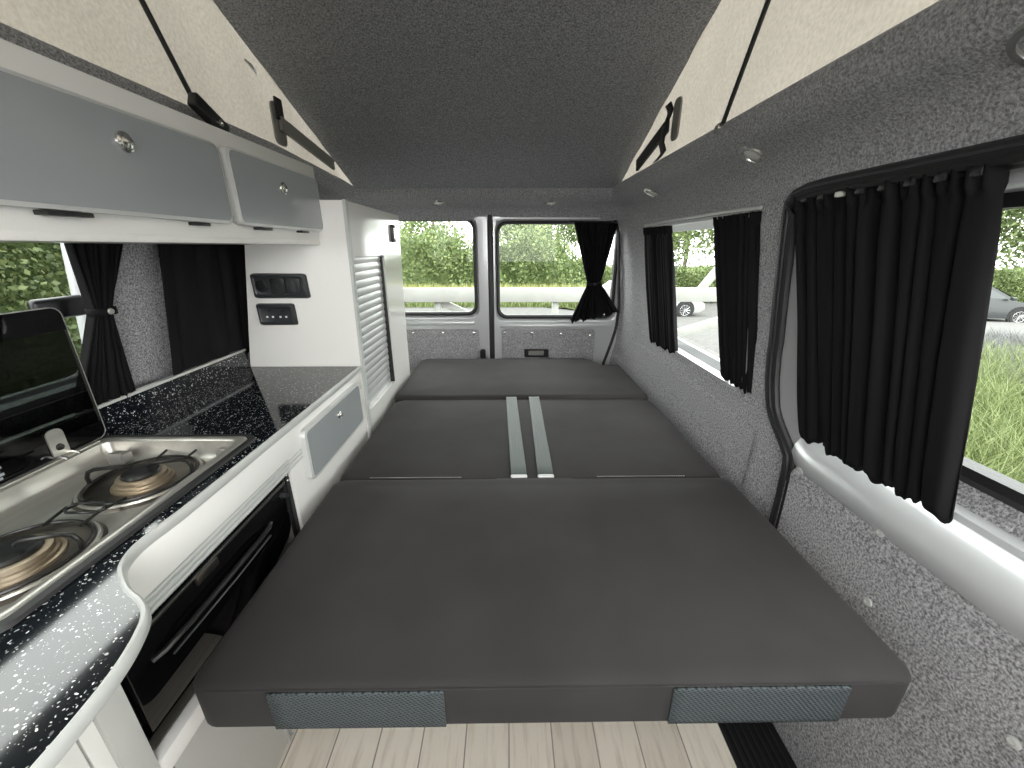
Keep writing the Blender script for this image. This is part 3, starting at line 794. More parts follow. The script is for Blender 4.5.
# two raised bars at the back of the tray
b = MB(); b.box(-.880, -.868, .345, .755, .7375, .7415, .0015); b.build('hinge_rail', M['steel'], hb)
def burner(cx, cy, k=1.):
    b = MB()
    b.lathe([(.098, .6990), (.094, .7035), (.088, .7045), (.084, .7015), (.080, .6995), (.0, .6995)], (cx, cy, 0), 'Z', 48)
    d = b.build('burner_dish', M['steeldark'], hb)
    b = MB(); b.tube([(cx + .090 * math.cos(2 * PI * i / 40), cy + .090 * math.sin(2 * PI * i / 40), .7042) for i in range(40)], .0035, 6, closed=True); b.build('dish_rim', M['steel'], d)
    b = MB(); b.lathe([(r_ * k, h_) for r_, h_ in [(.048, .6995), (.047, .7030), (.043, .7040), (.042, .7080), (.039, .7095), (.038, .7160), (.034, .7170), (.0, .7170)]], (cx, cy, 0), 'Z', 40); u = b.build('burner', M['brass'], hb)
    b = MB()
    cap = [(r_ * k, h_) for r_, h_ in [(.029, .7170), (.0305, .7195), (.028, .7235), (.018, .7245), (.008, .7235), (.0, .7235)]]
    b.lathe(cap, (cx, cy, 0), 'Z', 32); b.build('burner_cap', M['iron'], u)
    # wire pan support
    b = MB(); R = .083
    b.tube([(cx + R * math.cos(2 * PI * i / 40), cy + R * math.sin(2 * PI * i / 40), .7085) for i in range(40)], .0026, 6, closed=True)
    for a in (.25, PI + .25):
        ca, sa = math.cos(a), math.sin(a)
        b.tube([(cx + ca * r, cy + sa * r, z) for r, z in ((R, .7085), (R + .001, .722), (R - .004, .733), (R - .014, .737), (.045, .737), (.020, .736), (.012, .731))], .0036, 8)
    for sg in (1, -1):
        w = .030
        b.tube([(cx - w, cy + sg * .068, .7105), (cx - w - .002, cy + sg * .108, .716), (cx - w + .01, cy + sg * .118, .7175), (cx + w - .01, cy + sg * .118, .7175), (cx + w + .002, cy + sg * .108, .716), (cx + w, cy + sg * .068, .7105)], .0024, 6)
    b.build('pan_support', M['iron'], hb)
burner(-.708, .662); burner(-.712, .452, 1.15)
for (x, y) in ((-.818, .735), (-.605, .752)):
    b = MB(); b.box(x - .017, x + .017, y - .012, y + .012, .699, .722, .003); b.box(x - .008, x + .017, y - .016, y - .010, .712, .728, .002)
    b.build('lid_rest', M['lidrest'], hb)
# lid
b = MB(); pl = rrect(.318, .786, .739, 1.020, .018, n=5, side=4); b.prism([(p[0], p[1]) for p in pl], 'X', -.888, -.883)
ld = b.build('glass_lid', M['smoke'], hb); ld['label'] = 'smoked glass lid standing upright'
b = MB()
ol = rrect(.320, .784, .741, 1.018, .017, n=5, side=4)
il = rrect(.3205, .7835, .775, .975, .004, n=5, side=4)
b.loft([[(-.8825, p[0], p[1]) for p in ol], [(-.8825, p[0], p[1]) for p in il]]); b.build('printed_border', M['blackglass'], ld)
b = MB(); b.loft([[(-.889, p[0], p[1]) for p in pl], [(-.882, p[0], p[1]) for p in pl], [(-.882, p[0], p[1]) for p in rrect(.3195, .7845, .7405, 1.0185, .017, n=5, side=4)], [(-.889, p[0], p[1]) for p in rrect(.3195, .7845, .7405, 1.0185, .017, n=5, side=4)], [(-.889, p[0], p[1]) for p in pl]]); b.build('lid_edge', M['lidrest'], ld)
for y in (.692, .42):
    b = MB(); b.prism(rrect(y - .015, y + .015, .738, .797, .012, n=6, side=2), 'X', -.882, -.879); h = b.build('hinge', M['steel'], ld)
    b = MB(); b.lathe([(.007, 0), (.006, .003), (0, .004)], (-.879, y, .760), 'X', 14); b.build('hinge_screw', M['iron'], h)
    b = MB()
    for s in (-.012, .012): b.tube([(-.884, y + s, .742), (-.872, y + s, .7445), (-.862, y + s, .742), (-.858, y + s, .7395)], .003, 6)
    b.build('hinge_knuckle', M['chrome'], ld)
b = MB()
b.box(-.8824, -.8815, .540, .602, .776, .784)
for i in range(4): b.box(-.8824, -.8815, .535, .603 - .004 * (i % 2), .771 - i * .0065 - .0045, .771 - i * .0065)
b.build('warning_label', M['paper'], ld)

# base cabinet
kc = thing('kitchen_cabinet', (-.72, .8, 0), 'long white kitchen base cabinet under the speckled worktop', 'cabinet')
b = MB()
b.box(-.915, KX - .012, YF, 1.335, 0.0, .02); b.box(-.915, -.90, YF, 1.335, 0, .70)
b.box(-.90, KX - .002, 1.318, 1.336, 0, .70); b.box(-.90, KX - .012, .840, .852, .02, .70); b.box(-.90, KX - .024, .360, .373, .02, .70)
b.box(KX - .02, KX, .834, 1.336, .395, .714)
b.box(KX - .02, KX - .002, .392, 1.336, .650, .698)
b.build('carcass', M['white'], kc)
b = MB(); b.box(KX - .012, KX + .002, .385, 1.334, .648, .7145, .001); b.build('fascia', M['whitegloss'], kc)
b = MB()
for i in range(3): b.tube([(KX - .002, .395, .641 - i * .0105), (KX - .002, .900, .641 - i * .0105)], .0046, 8)
b.build('finger_rail', M['trim'], kc)
b = MB(); b.box(KX - .02, KX + .002, .374, 1.33, .357, .394, .002); b.build('plinth_rail', M['white'], kc)
b = MB(); b.box(KX - .012, KX - .004, .392, .61, .0, .357); b.build('plinth_panel', M['shadedwhite'], kc)
b = MB(); b.box(KX - .014, KX - .008, .628, 1.33, .0, .357); b.build('plinth_panel', M['shadedwhite'], kc)
b = MB(); b.box(KX - .012, KX + .001, .609, .614, .0, .357); b.box(KX - .012, KX + .001, .624, .629, 0, .357); b.box(KX - .013, KX - .007, .614, .624, 0, .357); b.build('joint_strip', M['silveredge'], kc)
b = MB(); b.box(KX - .02, KX + .0, .337, .374, 0, .7145, .002); b.build('stile', M['shadedwhite'], kc)
b = MB(); b.box(KX - .02, KX - .006, .318, .337, 0, .7145, .001); b.build('stile', M['white'], kc)
b = MB(); b.box(KX - .02, KX - .002, YF, .314, .01, .690, .003); b.build('door', M['white'], kc)
# drawer
b = MB(); pd = rrect(.893, 1.280, .545, .690, .018, n=5, side=3); b.prism(pd, 'X', KX - .002, KX + .016, .003); dw = b.build('drawer', M['silveredge'], kc)
b = MB(); b.prism(rrect(.903, 1.272, .553, .682, .012, n=5, side=3), 'X', KX + .0165, KX + .0175); b.build('drawer_front', M['doorgrey'], dw)
def knob(parent, x, y, z, s=1.):
    b = MB(); b.lathe([(.015 * s, 0), (.0145 * s, .003), (.011 * s, .005), (.0095 * s, .0035), (.0092 * s, .007), (.006 * s, .0085), (0, .009)], (x, y, z), 'X', 20); return b.build('push_knob', M['chrome'], parent)
knob(dw, KX + .0175, 1.095, .648, .75)

# oven
ov = thing('oven', (-.7, .64, .41), 'built-in black glass oven under the hob', 'oven')
b = MB(); b.box(-.89, KX - .024, .392, .832, .415, .622); b.build('body', M['iron'], ov)
b = MB(); b.box(KX - .024, KX - .004, .385, .801, .441, .600, .003); od = b.build('door', M['blackglass'], ov)
b = MB(); b.box(KX - .024, KX - .006, .804, .813, .415, .618); b.box(KX - .024, KX - .006, .817, .832, .415, .618); b.build('side_frame', M['blackplastic'], ov)
b = MB()
for i in range(59): b.box(KX - .012, KX - .006, .380 + i * .0072, .3845 + i * .0072, .6075, .6165)
b.box(KX - .024, KX - .0115, .374, .832, .603, .622)
b.build('vent_strip', M['darkplastic'], ov)
b = MB(); b.box(KX - .006, KX - .0005, .378, .803, .5985, .6040, .001); b.build('top_rail', M['chrome'], ov)
b = MB(); b.box(KX - .006, KX + .002, .520, .572, .583, .599, .002); b.build('latch', M['steeldark'], ov)
b = MB(); b.tube([(KX - .004, .42, .545), (KX + .004, .435, .548), (KX + .010, .48, .551), (KX + .012, .58, .553), (KX + .010, .67, .551), (KX + .004, .712, .548), (KX - .004, .73, .545)], .0048, 8); b.build('handle', M['iron'], od)
b = MB(); b.tube([(KX - .003, .45, .519), (KX + .001, .60, .521), (KX - .003, .72, .519)], .002, 6); b.build('door_groove', M['darkplastic'], od)
b = MB(); b.lathe([(.006, 0), (.006, .012), (.0045, .013), (.0045, .02), (0, .021)], (KX - .008, .785, .578), 'X', 12); b.build('control_knob', M['darkplastic'], ov)
for z in (.608, .594):
    b = MB(); b.lathe([(.004, 0), (.003, .003), (0, .004)], (KX - .006, .8245, z), 'X', 10); b.build('screw', M['chrome'], ov)
b = MB(); b.box(KX - .03, KX - .005, .374, .832, .415, .438, .001); b.build('lower_trim', M['blackglass'], ov)

# overhead locker
lk = thing('overhead_locker', (-.70, .8, 1.137), 'long white overhead locker with two grey flap doors', 'locker')
LX = -.600
b = MB()
b.box(-.86, LX, YF, 1.372, 1.137, 1.150, .002); b.box(-.80, LX - .001, YF, 1.372, 1.351, 1.365, .002)
b.box(LX - .016, LX - .0005, YF, 1.372, 1.140, 1.364, .001); b.box(-.84, LX - .016, 1.36, 1.372, 1.150, 1.351)
b.build('carcass', M['white'], lk)
def flap(y0, y1, z0, z1, knob_yz, hinges, edge):
    b = MB(); b.prism(rrect(y0, y1, z0, z1, .020, n=6, side=3), 'X', LX, LX + .016, .002); d = b.build('flap_door', M['silveredge'], lk)
    b = MB(); b.prism(rrect(y0 + edge, y1 - .005, z0 + .006, z1 - .005, .016, n=6, side=3), 'X', LX + .0165, LX + .0172); b.build('door_face', M['doorgrey'], d)
    knob(d, LX + .0172, *knob_yz)
    for h0, h1 in hinges:
        b = MB(); b.box(LX, LX + .018, h0, h1, z0 - .0075, z0 - .0015, .001); b.build('hinge', M['blackplastic'], d)
flap(.20, .912, 1.176, 1.327, (.690, 1.281), [(.545, .605), (.80, .835)], .006)
flap(.928, 1.345, 1.176, 1.330, (1.135, 1.274), [(1.0, 1.05), (1.20, 1.24)], .012)

# tall cupboard
tc = thing('tall_cupboard', (-.7, 1.66, 0), 'tall white cupboard with a silver roller shutter beside the bed', 'cupboard')
WY0, WY1, WX = 1.34, 1.985, -.518
b = MB()
def lean(z): return -.913 + (z - .735) * .175 if z > .735 else -.913
pan = [(lean(0), 0), (WX - .012, 0), (WX - .003, .7), (WX + .012 - .003, 1.268), (lean(1.268), 1.268), (lean(.735), .735)]
b.prism(pan, 'Y', WY0, WY0 + .016)
b.build('end_panel', M['white'], tc)
b = MB(); b.prism([(WX - .012, 0), (WX - .006, 0), (WX + .003, .7), (WX + .016, 1.270), (WX + .006, 1.270), (WX - .005, .7)], 'Y', WY0 - .002, WY0 + .018); b.build('corner_trim', M['trim'], tc)
b = MB()
inn = [(p[0], p[1]) for p in rrect(1.366, 1.712, .545, 1.098, .018, n=4, side=6)]
out = square_from(inn, WY0 + .016, WY1, .0, 1.268)
def wx(z): return WX + (z - .7) * .02
b.loft([[(wx(p[1]) - .018, p[0], p[1]) for p in inn], [(wx(p[1]), p[0], p[1]) for p in inn], [(wx(p[1]), p[0], p[1]) for p in out], [(wx(p[1]) - .018, p[0], p[1]) for p in out]])
b.box(-.85, WX + .005, WY0 + .010, WY1, 1.252, 1.268, .002); b.box(-.85, WX, WY1 - .016, WY1, 0, 1.26)
b.build('side_panel', M['whitegloss'], tc)
b = MB(); ns = 20; z0, z1 = .540, 1.102
for i in range(ns):
    a = z0 + (z1 - z0) * i / ns; c = z0 + (z1 - z0) * (i + 1) / ns; lpz = []
    for k in range(7):
        s = k / 6; lpz.append((a + (c - a) * s, .0032 * math.sin(PI * s) ** .6))
    b.loft([[(wx(z) - .016 + o, y, z) for z, o in lpz] for y in (1.36, 1.70)], close=False)
b.build('roller_shutter', M['slat'], tc)
b = MB(); b.box(WX - .016, WX + .0015, 1.694, 1.7025, .55, 1.092); b.build('shutter_channel', M['rubber'], tc)
b = MB(); b.prism(rrect(1.832, 1.874, 1.150, 1.222, .006, n=3, side=2), 'X', wx(1.19) - .001, wx(1.19) + .010, .002); h = b.build('latch', M['blackplastic'], tc)
b = MB(); b.prism(rrect(1.846, 1.866, 1.163, 1.210, .003, n=3, side=2), 'X', wx(1.19) + .010, wx(1.19) + .012); b.build('latch_plate', M['chrome'], h)

# electrical panels on the cupboard's end
def skew_panel(name, label, cat, quad, n):
    """quad: four (x, z) corners TL, TR, BR, BL on the end panel"""
    q = [Vector((p[0], 0, p[1])) for p in quad]; Y0 = WY0
    c = sum(q, Vector()) / 4
    t = thing(name, (c.x, Y0 - .001, q[2].z), label, cat)
    def pt(s, v): return q[0].lerp(q[1], s).lerp(q[3].lerp(q[2], s), v)
    base = rrect(0, 1, 0, 1, .09, n=5, side=3)
    ar = (q[1] - q[0]).length / (q[0] - q[3]).length
    def mp(p, ins):
        s = .5 + (p[0] - .5) * (1 - 2 * ins / ar); v = .5 + (p[1] - .5) * (1 - 2 * ins); return pt(s, 1 - v)
    base = [((p[0] - .5) * 1 + .5, p[1]) for p in base]
    b = MB(); b.loft([[(*[mp(p, i).x], Y0 - d, mp(p, i).z) for p in base] for i, d in ((0, 0.), (.01, .006), (.05, .011), (.12, .012), (.16, .009))], cap1=True)
    b.build('bezel', M['darkplastic'], t)
    return t, pt, Y0
t, pt, Y0 = skew_panel('control_panel', 'black three-module control panel on the tall white cupboard, above the sockets', 'control panel', [(-.845, 1.049), (-.662, 1.048), (-.658, .967), (-.843, .967)], 3)
for i in range(3):
    c = pt(.20 + .28 * i, .5)
    if i == 0:
        b = MB(); b.lathe([(.021, .0), (.020, -.004), (.013, -.005), (.012, -.002), (0, -.002)], (c.x, Y0 - .010, c.z), 'Y', 24); b.build('round_socket', M['blackplastic'], t)
    else:
        b = MB(); b.prism(rrect(c.x - .024, c.x + .024, c.z - .026, c.z + .026, .006, side=2), 'Y', Y0 - .0135, Y0 - .009, .0015); w = b.build('module', M['blackplastic'], t)
        if i == 2:
            b = MB(); b.prism(rrect(c.x - .008, c.x + .008, c.z - .018, c.z + .018, .007, side=2), 'Y', Y0 - .0165, Y0 - .013, .001); b.build('rocker', M['darkplastic'], w)
        else:
            b = MB(); b.lathe([(.008, 0), (.007, -.003), (0, -.0035)], (c.x, Y0 - .0135, c.z), 'Y', 14); b.build('button', M['darkplastic'], w)
t, pt, Y0 = skew_panel('socket_panel', 'black power socket plate with four white pins, below the control panel', 'socket', [(-.846, .951), (-.718, .951), (-.716, .877), (-.843, .877)], 2)
for s in (.25, .40, .60, .75):
    c = pt(s, .60); b = MB(); b.box(c.x - .0032, c.x + .0032, Y0 - .0105, Y0 - .008, c.z - .003, c.z + .003, .0008); b.build('pin_shutter', M['white'], t)
for s in (.33, .67):
    c = pt(s, .32); b = MB(); b.lathe([(.005, 0), (.004, -.0015), (0, -.002)], (c.x, Y0 - .009, c.z), 'Y', 12); b.build('indicator', M['iron'], t)

# ------------------------------------------------------------------ downlights
def downlight(label, c, tilt):
    t = thing('downlight', c, label, 'light', 'round downlights in the headlining')
    b = MB(); b.lathe([(.036, .004), (.038, -.001), (.034, -.006), (.026, -.006), (.0245, -.003), (.0245, .002)], c, 'Z', 28); o = b.build('bezel', M['chrome'], t)
    b = MB(); b.lathe([(.0245, .001), (.02, -.004), (.01, -.0055), (0, -.006)], c, 'Z', 24); o = b.build('lens', M['lens'], t)
    t.rotation_euler = tilt
downlight('round chrome downlight over the sliding door, nearest the camera', (.598, .520, 1.3445), (0, .52, 0))
downlight('round chrome downlight over the pillar beside the sliding door', (.600, 1.075, 1.3435), (0, .52, 0))
downlight('round chrome downlight over the quarter window', (.600, 1.78, 1.3435), (0, .52, 0))
downlight('round chrome downlight over the right rear door', (.235, 2.272, 1.352), (-.18, 0, 0))
downlight('round chrome downlight over the left rear door', (-.36, 2.272, 1.352), (-.18, 0, 0))

# ------------------------------------------------------------------ struts, hinges and straps of the raised roof
def strut(name, x, p0, p1, label, brk):
    t = thing(name, (x, p0[0], p0[1]), label, 'gas strut')
    a = Vector((x, *p0)); c = Vector((x, *p1)); m = a.lerp(c, .62)
    b = MB(); b.tube([a, m], .0055, 10); b.build('rod', M['blackplastic'], t)
    b = MB(); b.tube([m, c], .010, 12); b.build('cylinder', M['blackplastic'], t)
    brk(t)
def bl(t):
    b = MB(); d = Matrix.Translation((-.728, 1.128, 1.432)) @ Matrix.Rotation(-.42, 4, 'X')
    b.box(-.012, .012, -.055, .055, -.016, .018, .006, 3, mtx=d); k = b.build('end_bracket', M['blackplastic'], t)
    b = MB(); b.lathe([(.0085, 0), (.0085, .003), (.0045, .0035), (.0045, .001), (0, .001)], (-.716, 1.147, 1.423), 'X', 16); b.build('pivot', M['chrome'], k)
strut('roof_strut', -.737, (1.104, 1.444), (.846, 1.878), 'thin black roof strut rising from a black bracket above the kitchen locker', bl)
def brr(t):
    b = MB(); b.box(.545, .562, 1.145, 1.175, 1.404, 1.432, .004); k = b.build('end_bracket', M['chrome'], t)
    b = MB(); b.lathe([(.010, 0), (.010, -.01), (0, -.012)], (.546, 1.152, 1.414), 'X', 12); b.build('pivot', M['chrome'], k)
strut('roof_strut', .548, (1.150, 1.416), (.875, 1.868), 'thin black roof strut rising from a chrome bracket above the sliding door', brr)
# hinge plate and bar, left
def hinge(name, x, sg, label, plate, bar, dark):
    t = thing(name, (x, bar[0][0], bar[0][1]), label, 'roof hinge')
    b = MB(); y0, y1, z0, z1 = plate; b.prism(rrect(y0, y1, z0, z1, .018, side=2), 'X', x, x + sg * .006, .001); b.build('plate', M['fabricgrey'], t)
    b = MB()
    a, c = Vector((x + sg * .008, *bar[0])), Vector((x + sg * .008, *bar[1])); d = (c - a).normalized(); n = Vector((0, -d.z, d.y)) * .021
    vs = [a - n, c - n, c + n, a + n]; w = Vector((sg * .010, 0, 0))
    b.add([*vs, *[v + w for v in vs]], [(0, 1, 2, 3), (7, 6, 5, 4), (0, 4, 5, 1), (1, 5, 6, 2), (2, 6, 7, 3), (3, 7, 4, 0)])
    b.build('bar', dark, t)
    return t
h1 = hinge('roof_lifter', -.776, 1, 'grey roof hinge arm on the left canvas near the rear of the roof', (1.515, 1.585, 1.46, 1.585), ((1.545, 1.525), (1.95, 1.472)), M['fabricgrey'])
b = MB(); b.box(-.770, -.762, 1.535, 1.575, 1.535, 1.60, .001, 1); b.build('strap', M['rubber'], h1)
h2 = hinge('roof_lifter', .560, -1, 'dark roof hinge arm on the right canvas near the rear of the roof', (1.46, 1.515, 1.465, 1.585), ((1.53, 1.520), (1.84, 1.452)), M['rubber'])
b = MB()
sp = [(1.545, 1.585), (1.53, 1.56), (1.545, 1.53), (1.535, 1.50), (1.56, 1.47), (1.555, 1.445), (1.62, 1.425)]
def sf(u, v):
    k = min(int(v * (len(sp) - 1)), len(sp) - 2); s = v * (len(sp) - 1) - k
    return (.545 + .006 * math.sin(v * 9), lerp(sp[k][0], sp[k + 1][0], s) + (u - .5) * .05, lerp(sp[k][1], sp[k + 1][1], s))
b.grid(sf, 2, 24); o = b.build('webbing_strap', M['rubber']); s = o.modifiers.new('thickness', 'SOLIDIFY'); s.thickness = .002
tag(o, 'twisted black strap hanging against the right canvas beside the hinge', 'strap')
b = MB(); b.tube([(-.778, 1.42, 1.655), (-.770, 1.435, 1.648), (-.770, 1.455, 1.640), (-.778, 1.47, 1.632)], .004, 6); b.tube([(-.772, 1.425, 1.648), (-.772, 1.46, 1.632)], .003, 6)
tag(b.build('clip', M['chrome']), 'small chrome clip on the left canvas under the roof edge', 'clip')

# ------------------------------------------------------------------ outside
G = -.45
gz = lambda x, y: G - .02 * cl(x - 8, 0, 20) - .115 * cl(y - 7.5, 0, 6) * cl((x - 1.5) / 2, 0, 1)
b = MB(); b.grid(lambda u, v: (lerp(-40, 60, u), lerp(-40, 60, v), gz(lerp(-40, 60, u), lerp(-40, 60, v))), 100, 100); struct(b.build('ground', M['road'], base=(0, 0, G)))
b = MB(); b.grid(lambda u, v: (lerp(-30, 2.4, u), lerp(10.9, 22, v), gz(lerp(-30, 2.4, u), lerp(10.9, 22, v)) + .012), 40, 20); tag(b.build('grass_verge', M['soil']), 'strip of turf beyond the road in front of the far hedge', 'grass', kind='stuff')
def leaves(name, m, pts_fn, n, size, rnd, aspect=.6):
    me = bpy.data.meshes.new(name); vs = []; fs = []
    for i in range(n):
        p = pts_fn(rnd); a = rnd.uniform(0, 2 * PI); e = rnd.uniform(-1.2, 1.2); s = size * rnd.uniform(.6, 1.3)
        d = Vector((math.cos(a) * math.cos(e), math.sin(a) * math.cos(e), math.sin(e)))
        q = d.cross(Vector((rnd.gauss(0, 1), rnd.gauss(0, 1), rnd.gauss(0, 1)))); q.normalize(); q = q * s * aspect * .5; d = d * s
        k = len(vs); vs += [p, p + d * .5 + q, p + d, p + d * .5 - q]; fs.append((k, k + 1, k + 2, k + 3))
    return vs, fs
def foliage(name, label, cat, m, pts_fn, n, size, seed, group=None, core=None, kind=None, base=(0, 0, 0)):
    rnd = random.Random(seed); vs, fs = leaves(name, m, pts_fn, n, size, rnd)
    b = MB(); b.add(vs, fs)
    if core: core(b)
    o = b.build(name, m, smooth=0, base=base, recalc=False); tag(o, label, cat, group, kind); return o
# far hedge: four overlapping shrubs masses
def far_hedge(x0, x1, ht, label, seed, y=13.2):
    rr = random.Random(seed); bumps = [(rr.uniform(x0, x1), rr.uniform(.5, 1.2), rr.uniform(-.25, .5)) for _ in range(7)]
    def top(x): return ht + sum(h * math.exp(-((x - c) / w) ** 2) for c, w, h in bumps)
    def pf(r):
        x = r.uniform(x0 - .3, x1 + .3); t = top(x); g0 = gz(x, y); z = g0 + (t - g0) * r.random() ** .75
        yy = y + r.uniform(-.5, .25) + .3 * math.sin(x * 2.1 + z * 1.7) + .15 * math.sin(x * 5.3 + z * 4)
        return Vector((x, yy, z))
    def core(b):
        b.grid(lambda u, v: Vector((lerp(x0, x1, u), y + .35 + .25 * math.sin(u * 31 + v * 5), lerp(gz(lerp(x0, x1, u), y), lerp(G, top(lerp(x0, x1, u)), .88), v))), 30, 8)
    foliage('hedge', label, 'hedge', M['hedge_far'], pf, int((x1 - x0) * 1500), .11, seed, 'shrubs of the far hedge', core, base=((x0 + x1) / 2, y, G))
far_hedge(-6.5, -1.6, 1.25, 'far hedge shrubs seen through the left rear door window', 21)
far_hedge(-1.6, 2.6, 1.3, 'far hedge shrubs seen through the right rear door window', 22)
far_hedge(3.0, 11, .35, 'far hedge shrubs seen through the quarter window', 23, 17.5)
far_hedge(11, 30, .25, 'low far hedge behind the dark car', 24, 17.9)
def tree(x, y, h, r, label, seed, dens=5000, squash=.8, lf=.13):
    G = gz(x, y)
    t = thing('tree', (x, y, G), label, 'tree', 'trees beyond the road')
    b = MB(); b.tube([(x, y, G), (x + .05, y, G + h * .3), (x - .05, y, G + h * .6), (x, y, G + h * .9)], [.13, .11, .08, .03], 8)
    for a in (0, 2, 4): b.tube([(x, y, G + h * .45), (x + math.cos(a) * r * .6, y + math.sin(a) * r * .6, G + h * .75)], [.06, .02], 6)
    b.build('trunk', M['bark'], t)
    rnd = random.Random(seed); cl = [(rnd.uniform(-1, 1) * r * .75, rnd.uniform(-1, 1) * r * .75, rnd.uniform(-.6, .7) * r * squash, rnd.uniform(.3, .55) * r) for _ in range(16)]
    def pf(q):
        c = q.choice(cl); d = Vector((q.gauss(0, 1), q.gauss(0, 1), q.gauss(0, 1))); d.normalize()
        return Vector((x + c[0], y + c[1], G + h * .68 + c[2])) + d * c[3] * q.random() ** .4
    vs, fs = leaves('x', None, pf, dens, lf, rnd); b = MB(); b.add(vs, fs); b.build('crown', M['hedge_far'], t, smooth=0, recalc=False)
tree(1.6, 15.2, 3.6, 1.35, 'bushy tree behind the hedge, right of the rear door gap', 31, 4200)
tree(.1, 15.6, 3.5, .9, 'small tree behind the hedge, next to the rear door gap', 35, 1700)
tree(-2.6, 15.0, 3.1, 1.1, 'small tree behind the hedge in the left rear window', 32, 2200)
tree(8.9, 20.4, 6.4, 3.2, 'tall leafy tree seen through the quarter window', 33, 13000, 1.1, .2)
tree(21.0, 22.5, 6.6, 4.2, 'broad tree beyond the dark car', 34, 14000, .9, .26)
tree(31.5, 23.5, 6.8, 4.2, 'broad tree far along the road behind the dark car', 36, 14000, .9, .26)
# long grass at the foot of the hedge
def blades(name, label, m, pf, n, h, w, seed, lean=.25, cat='grass'):
    rnd = random.Random(seed); vs = []; fs = []
    for i in range(n):
        p = pf(rnd); a = rnd.uniform(0, 2 * PI); hh = h * rnd.uniform(.5, 1.15); q = Vector((math.cos(a), math.sin(a), 0)) * w
        l = Vector((rnd.gauss(0, lean), rnd.gauss(0, lean), 0)) * hh
        k = len(vs); vs += [p - q, p + q, p + l * .4 + q * .8 + Vector((0, 0, hh * .6)), p + l * .4 - q * .8 + Vector((0, 0, hh * .6)), p + l + Vector((0, 0, hh))]
        fs += [(k, k + 1, k + 2, k + 3), (k + 3, k + 2, k + 4)]
    b = MB(); b.add(vs, fs); o = b.build(name, m, smooth=0, recalc=False); tag(o, label, cat, kind='stuff'); return o
blades('long_grass', 'yellowing long grass along the foot of the far hedge', M['grass_tall'], lambda r: Vector((r.uniform(-6.5, 2.4), r.uniform(11.5, 12.2), G + .01)), 6000, .52, .014, 41)
blades('verge_grass', 'short green grass on the verge behind the white fence', M['grass_green'], lambda r: Vector((r.uniform(-6.5, 2.4), r.uniform(10.9, 11.5), G + .01)), 4500, .16, .016, 42)
blades('lawn', 'long pale green grass outside the sliding door window', M['grass_green'], lambda r: (lambda x: Vector((x, r.uniform(.2, min(4.9, .80 * x)), G)))(r.uniform(1.6, 6.6)), 60000, .42, .006, 43, lean=.45)
blades('lavender', 'grey-mauve lavender beside the road outside the sliding door', M['lavender'], lambda r: (lambda s: Vector((lerp(5.3, 7.8, s) + r.gauss(0, .28), lerp(3.5, 5.7, s) + r.gauss(0, .28), G)))(r.random()), 14000, .36, .007, 44, lean=.3, cat='lavender')
# hedge close to the kitchen window
def near(r):
    y = r.uniform(-1.5, 4.2); z = G + 2.6 * r.random(); return Vector((-2.75 + r.uniform(-.22, .22) + .10 * math.sin(y * 5 + z * 4), y, z))
foliage('hedge', 'close leafy hedge filling the kitchen window', 'hedge', M['hedge_near'], near, 95000, .036, 45, core=lambda b: b.grid(lambda u, v: Vector((-2.98, lerp(-1.5, 4.2, u), lerp(G, 2.1, v))), 4, 4), base=(-2.8, 2, G))

# white fence by the road
FY = 4.5
fn = thing('rail_fence', (0, FY, G), 'white timber rail fence behind the van beside the road', 'fence')
b = MB(); b.box(-2.3, 4.2, FY - .02, FY + .02, .540, .697, .004); b.build('rail', M['fence'], fn)
for x in (-2.2, -.80, .555, 2.75):
    b = MB(); b.box(x - .035, x + .035, FY + .02, FY + .10, G, .66, .006); b.build('post', M['fence'], fn)
b = MB(); d = Matrix.Translation((-.56, FY + .06, .44)) @ Matrix.Rotation(.44, 4, 'Y'); b.box(-.24, .24, -.02, .02, -.04, .04, .004, mtx=d); b.build('brace', M['fence'], fn)
b = MB(); d = Matrix.Translation((2.33, FY + .06, .82)) @ Matrix.Rotation(-.95, 4, 'Y'); b.box(-.30, .24, -.02, .02, -.045, .045, .004, mtx=d); b.build('brace', M['fence'], fn)
b = MB(); d = Matrix.Translation((2.25, FY + .06, .22)) @ Matrix.Rotation(-.30, 4, 'Y'); b.box(-.55, .55, -.02, .02, -.06, .06, .004, mtx=d); b.build('lower_rail', M['fence'], fn)

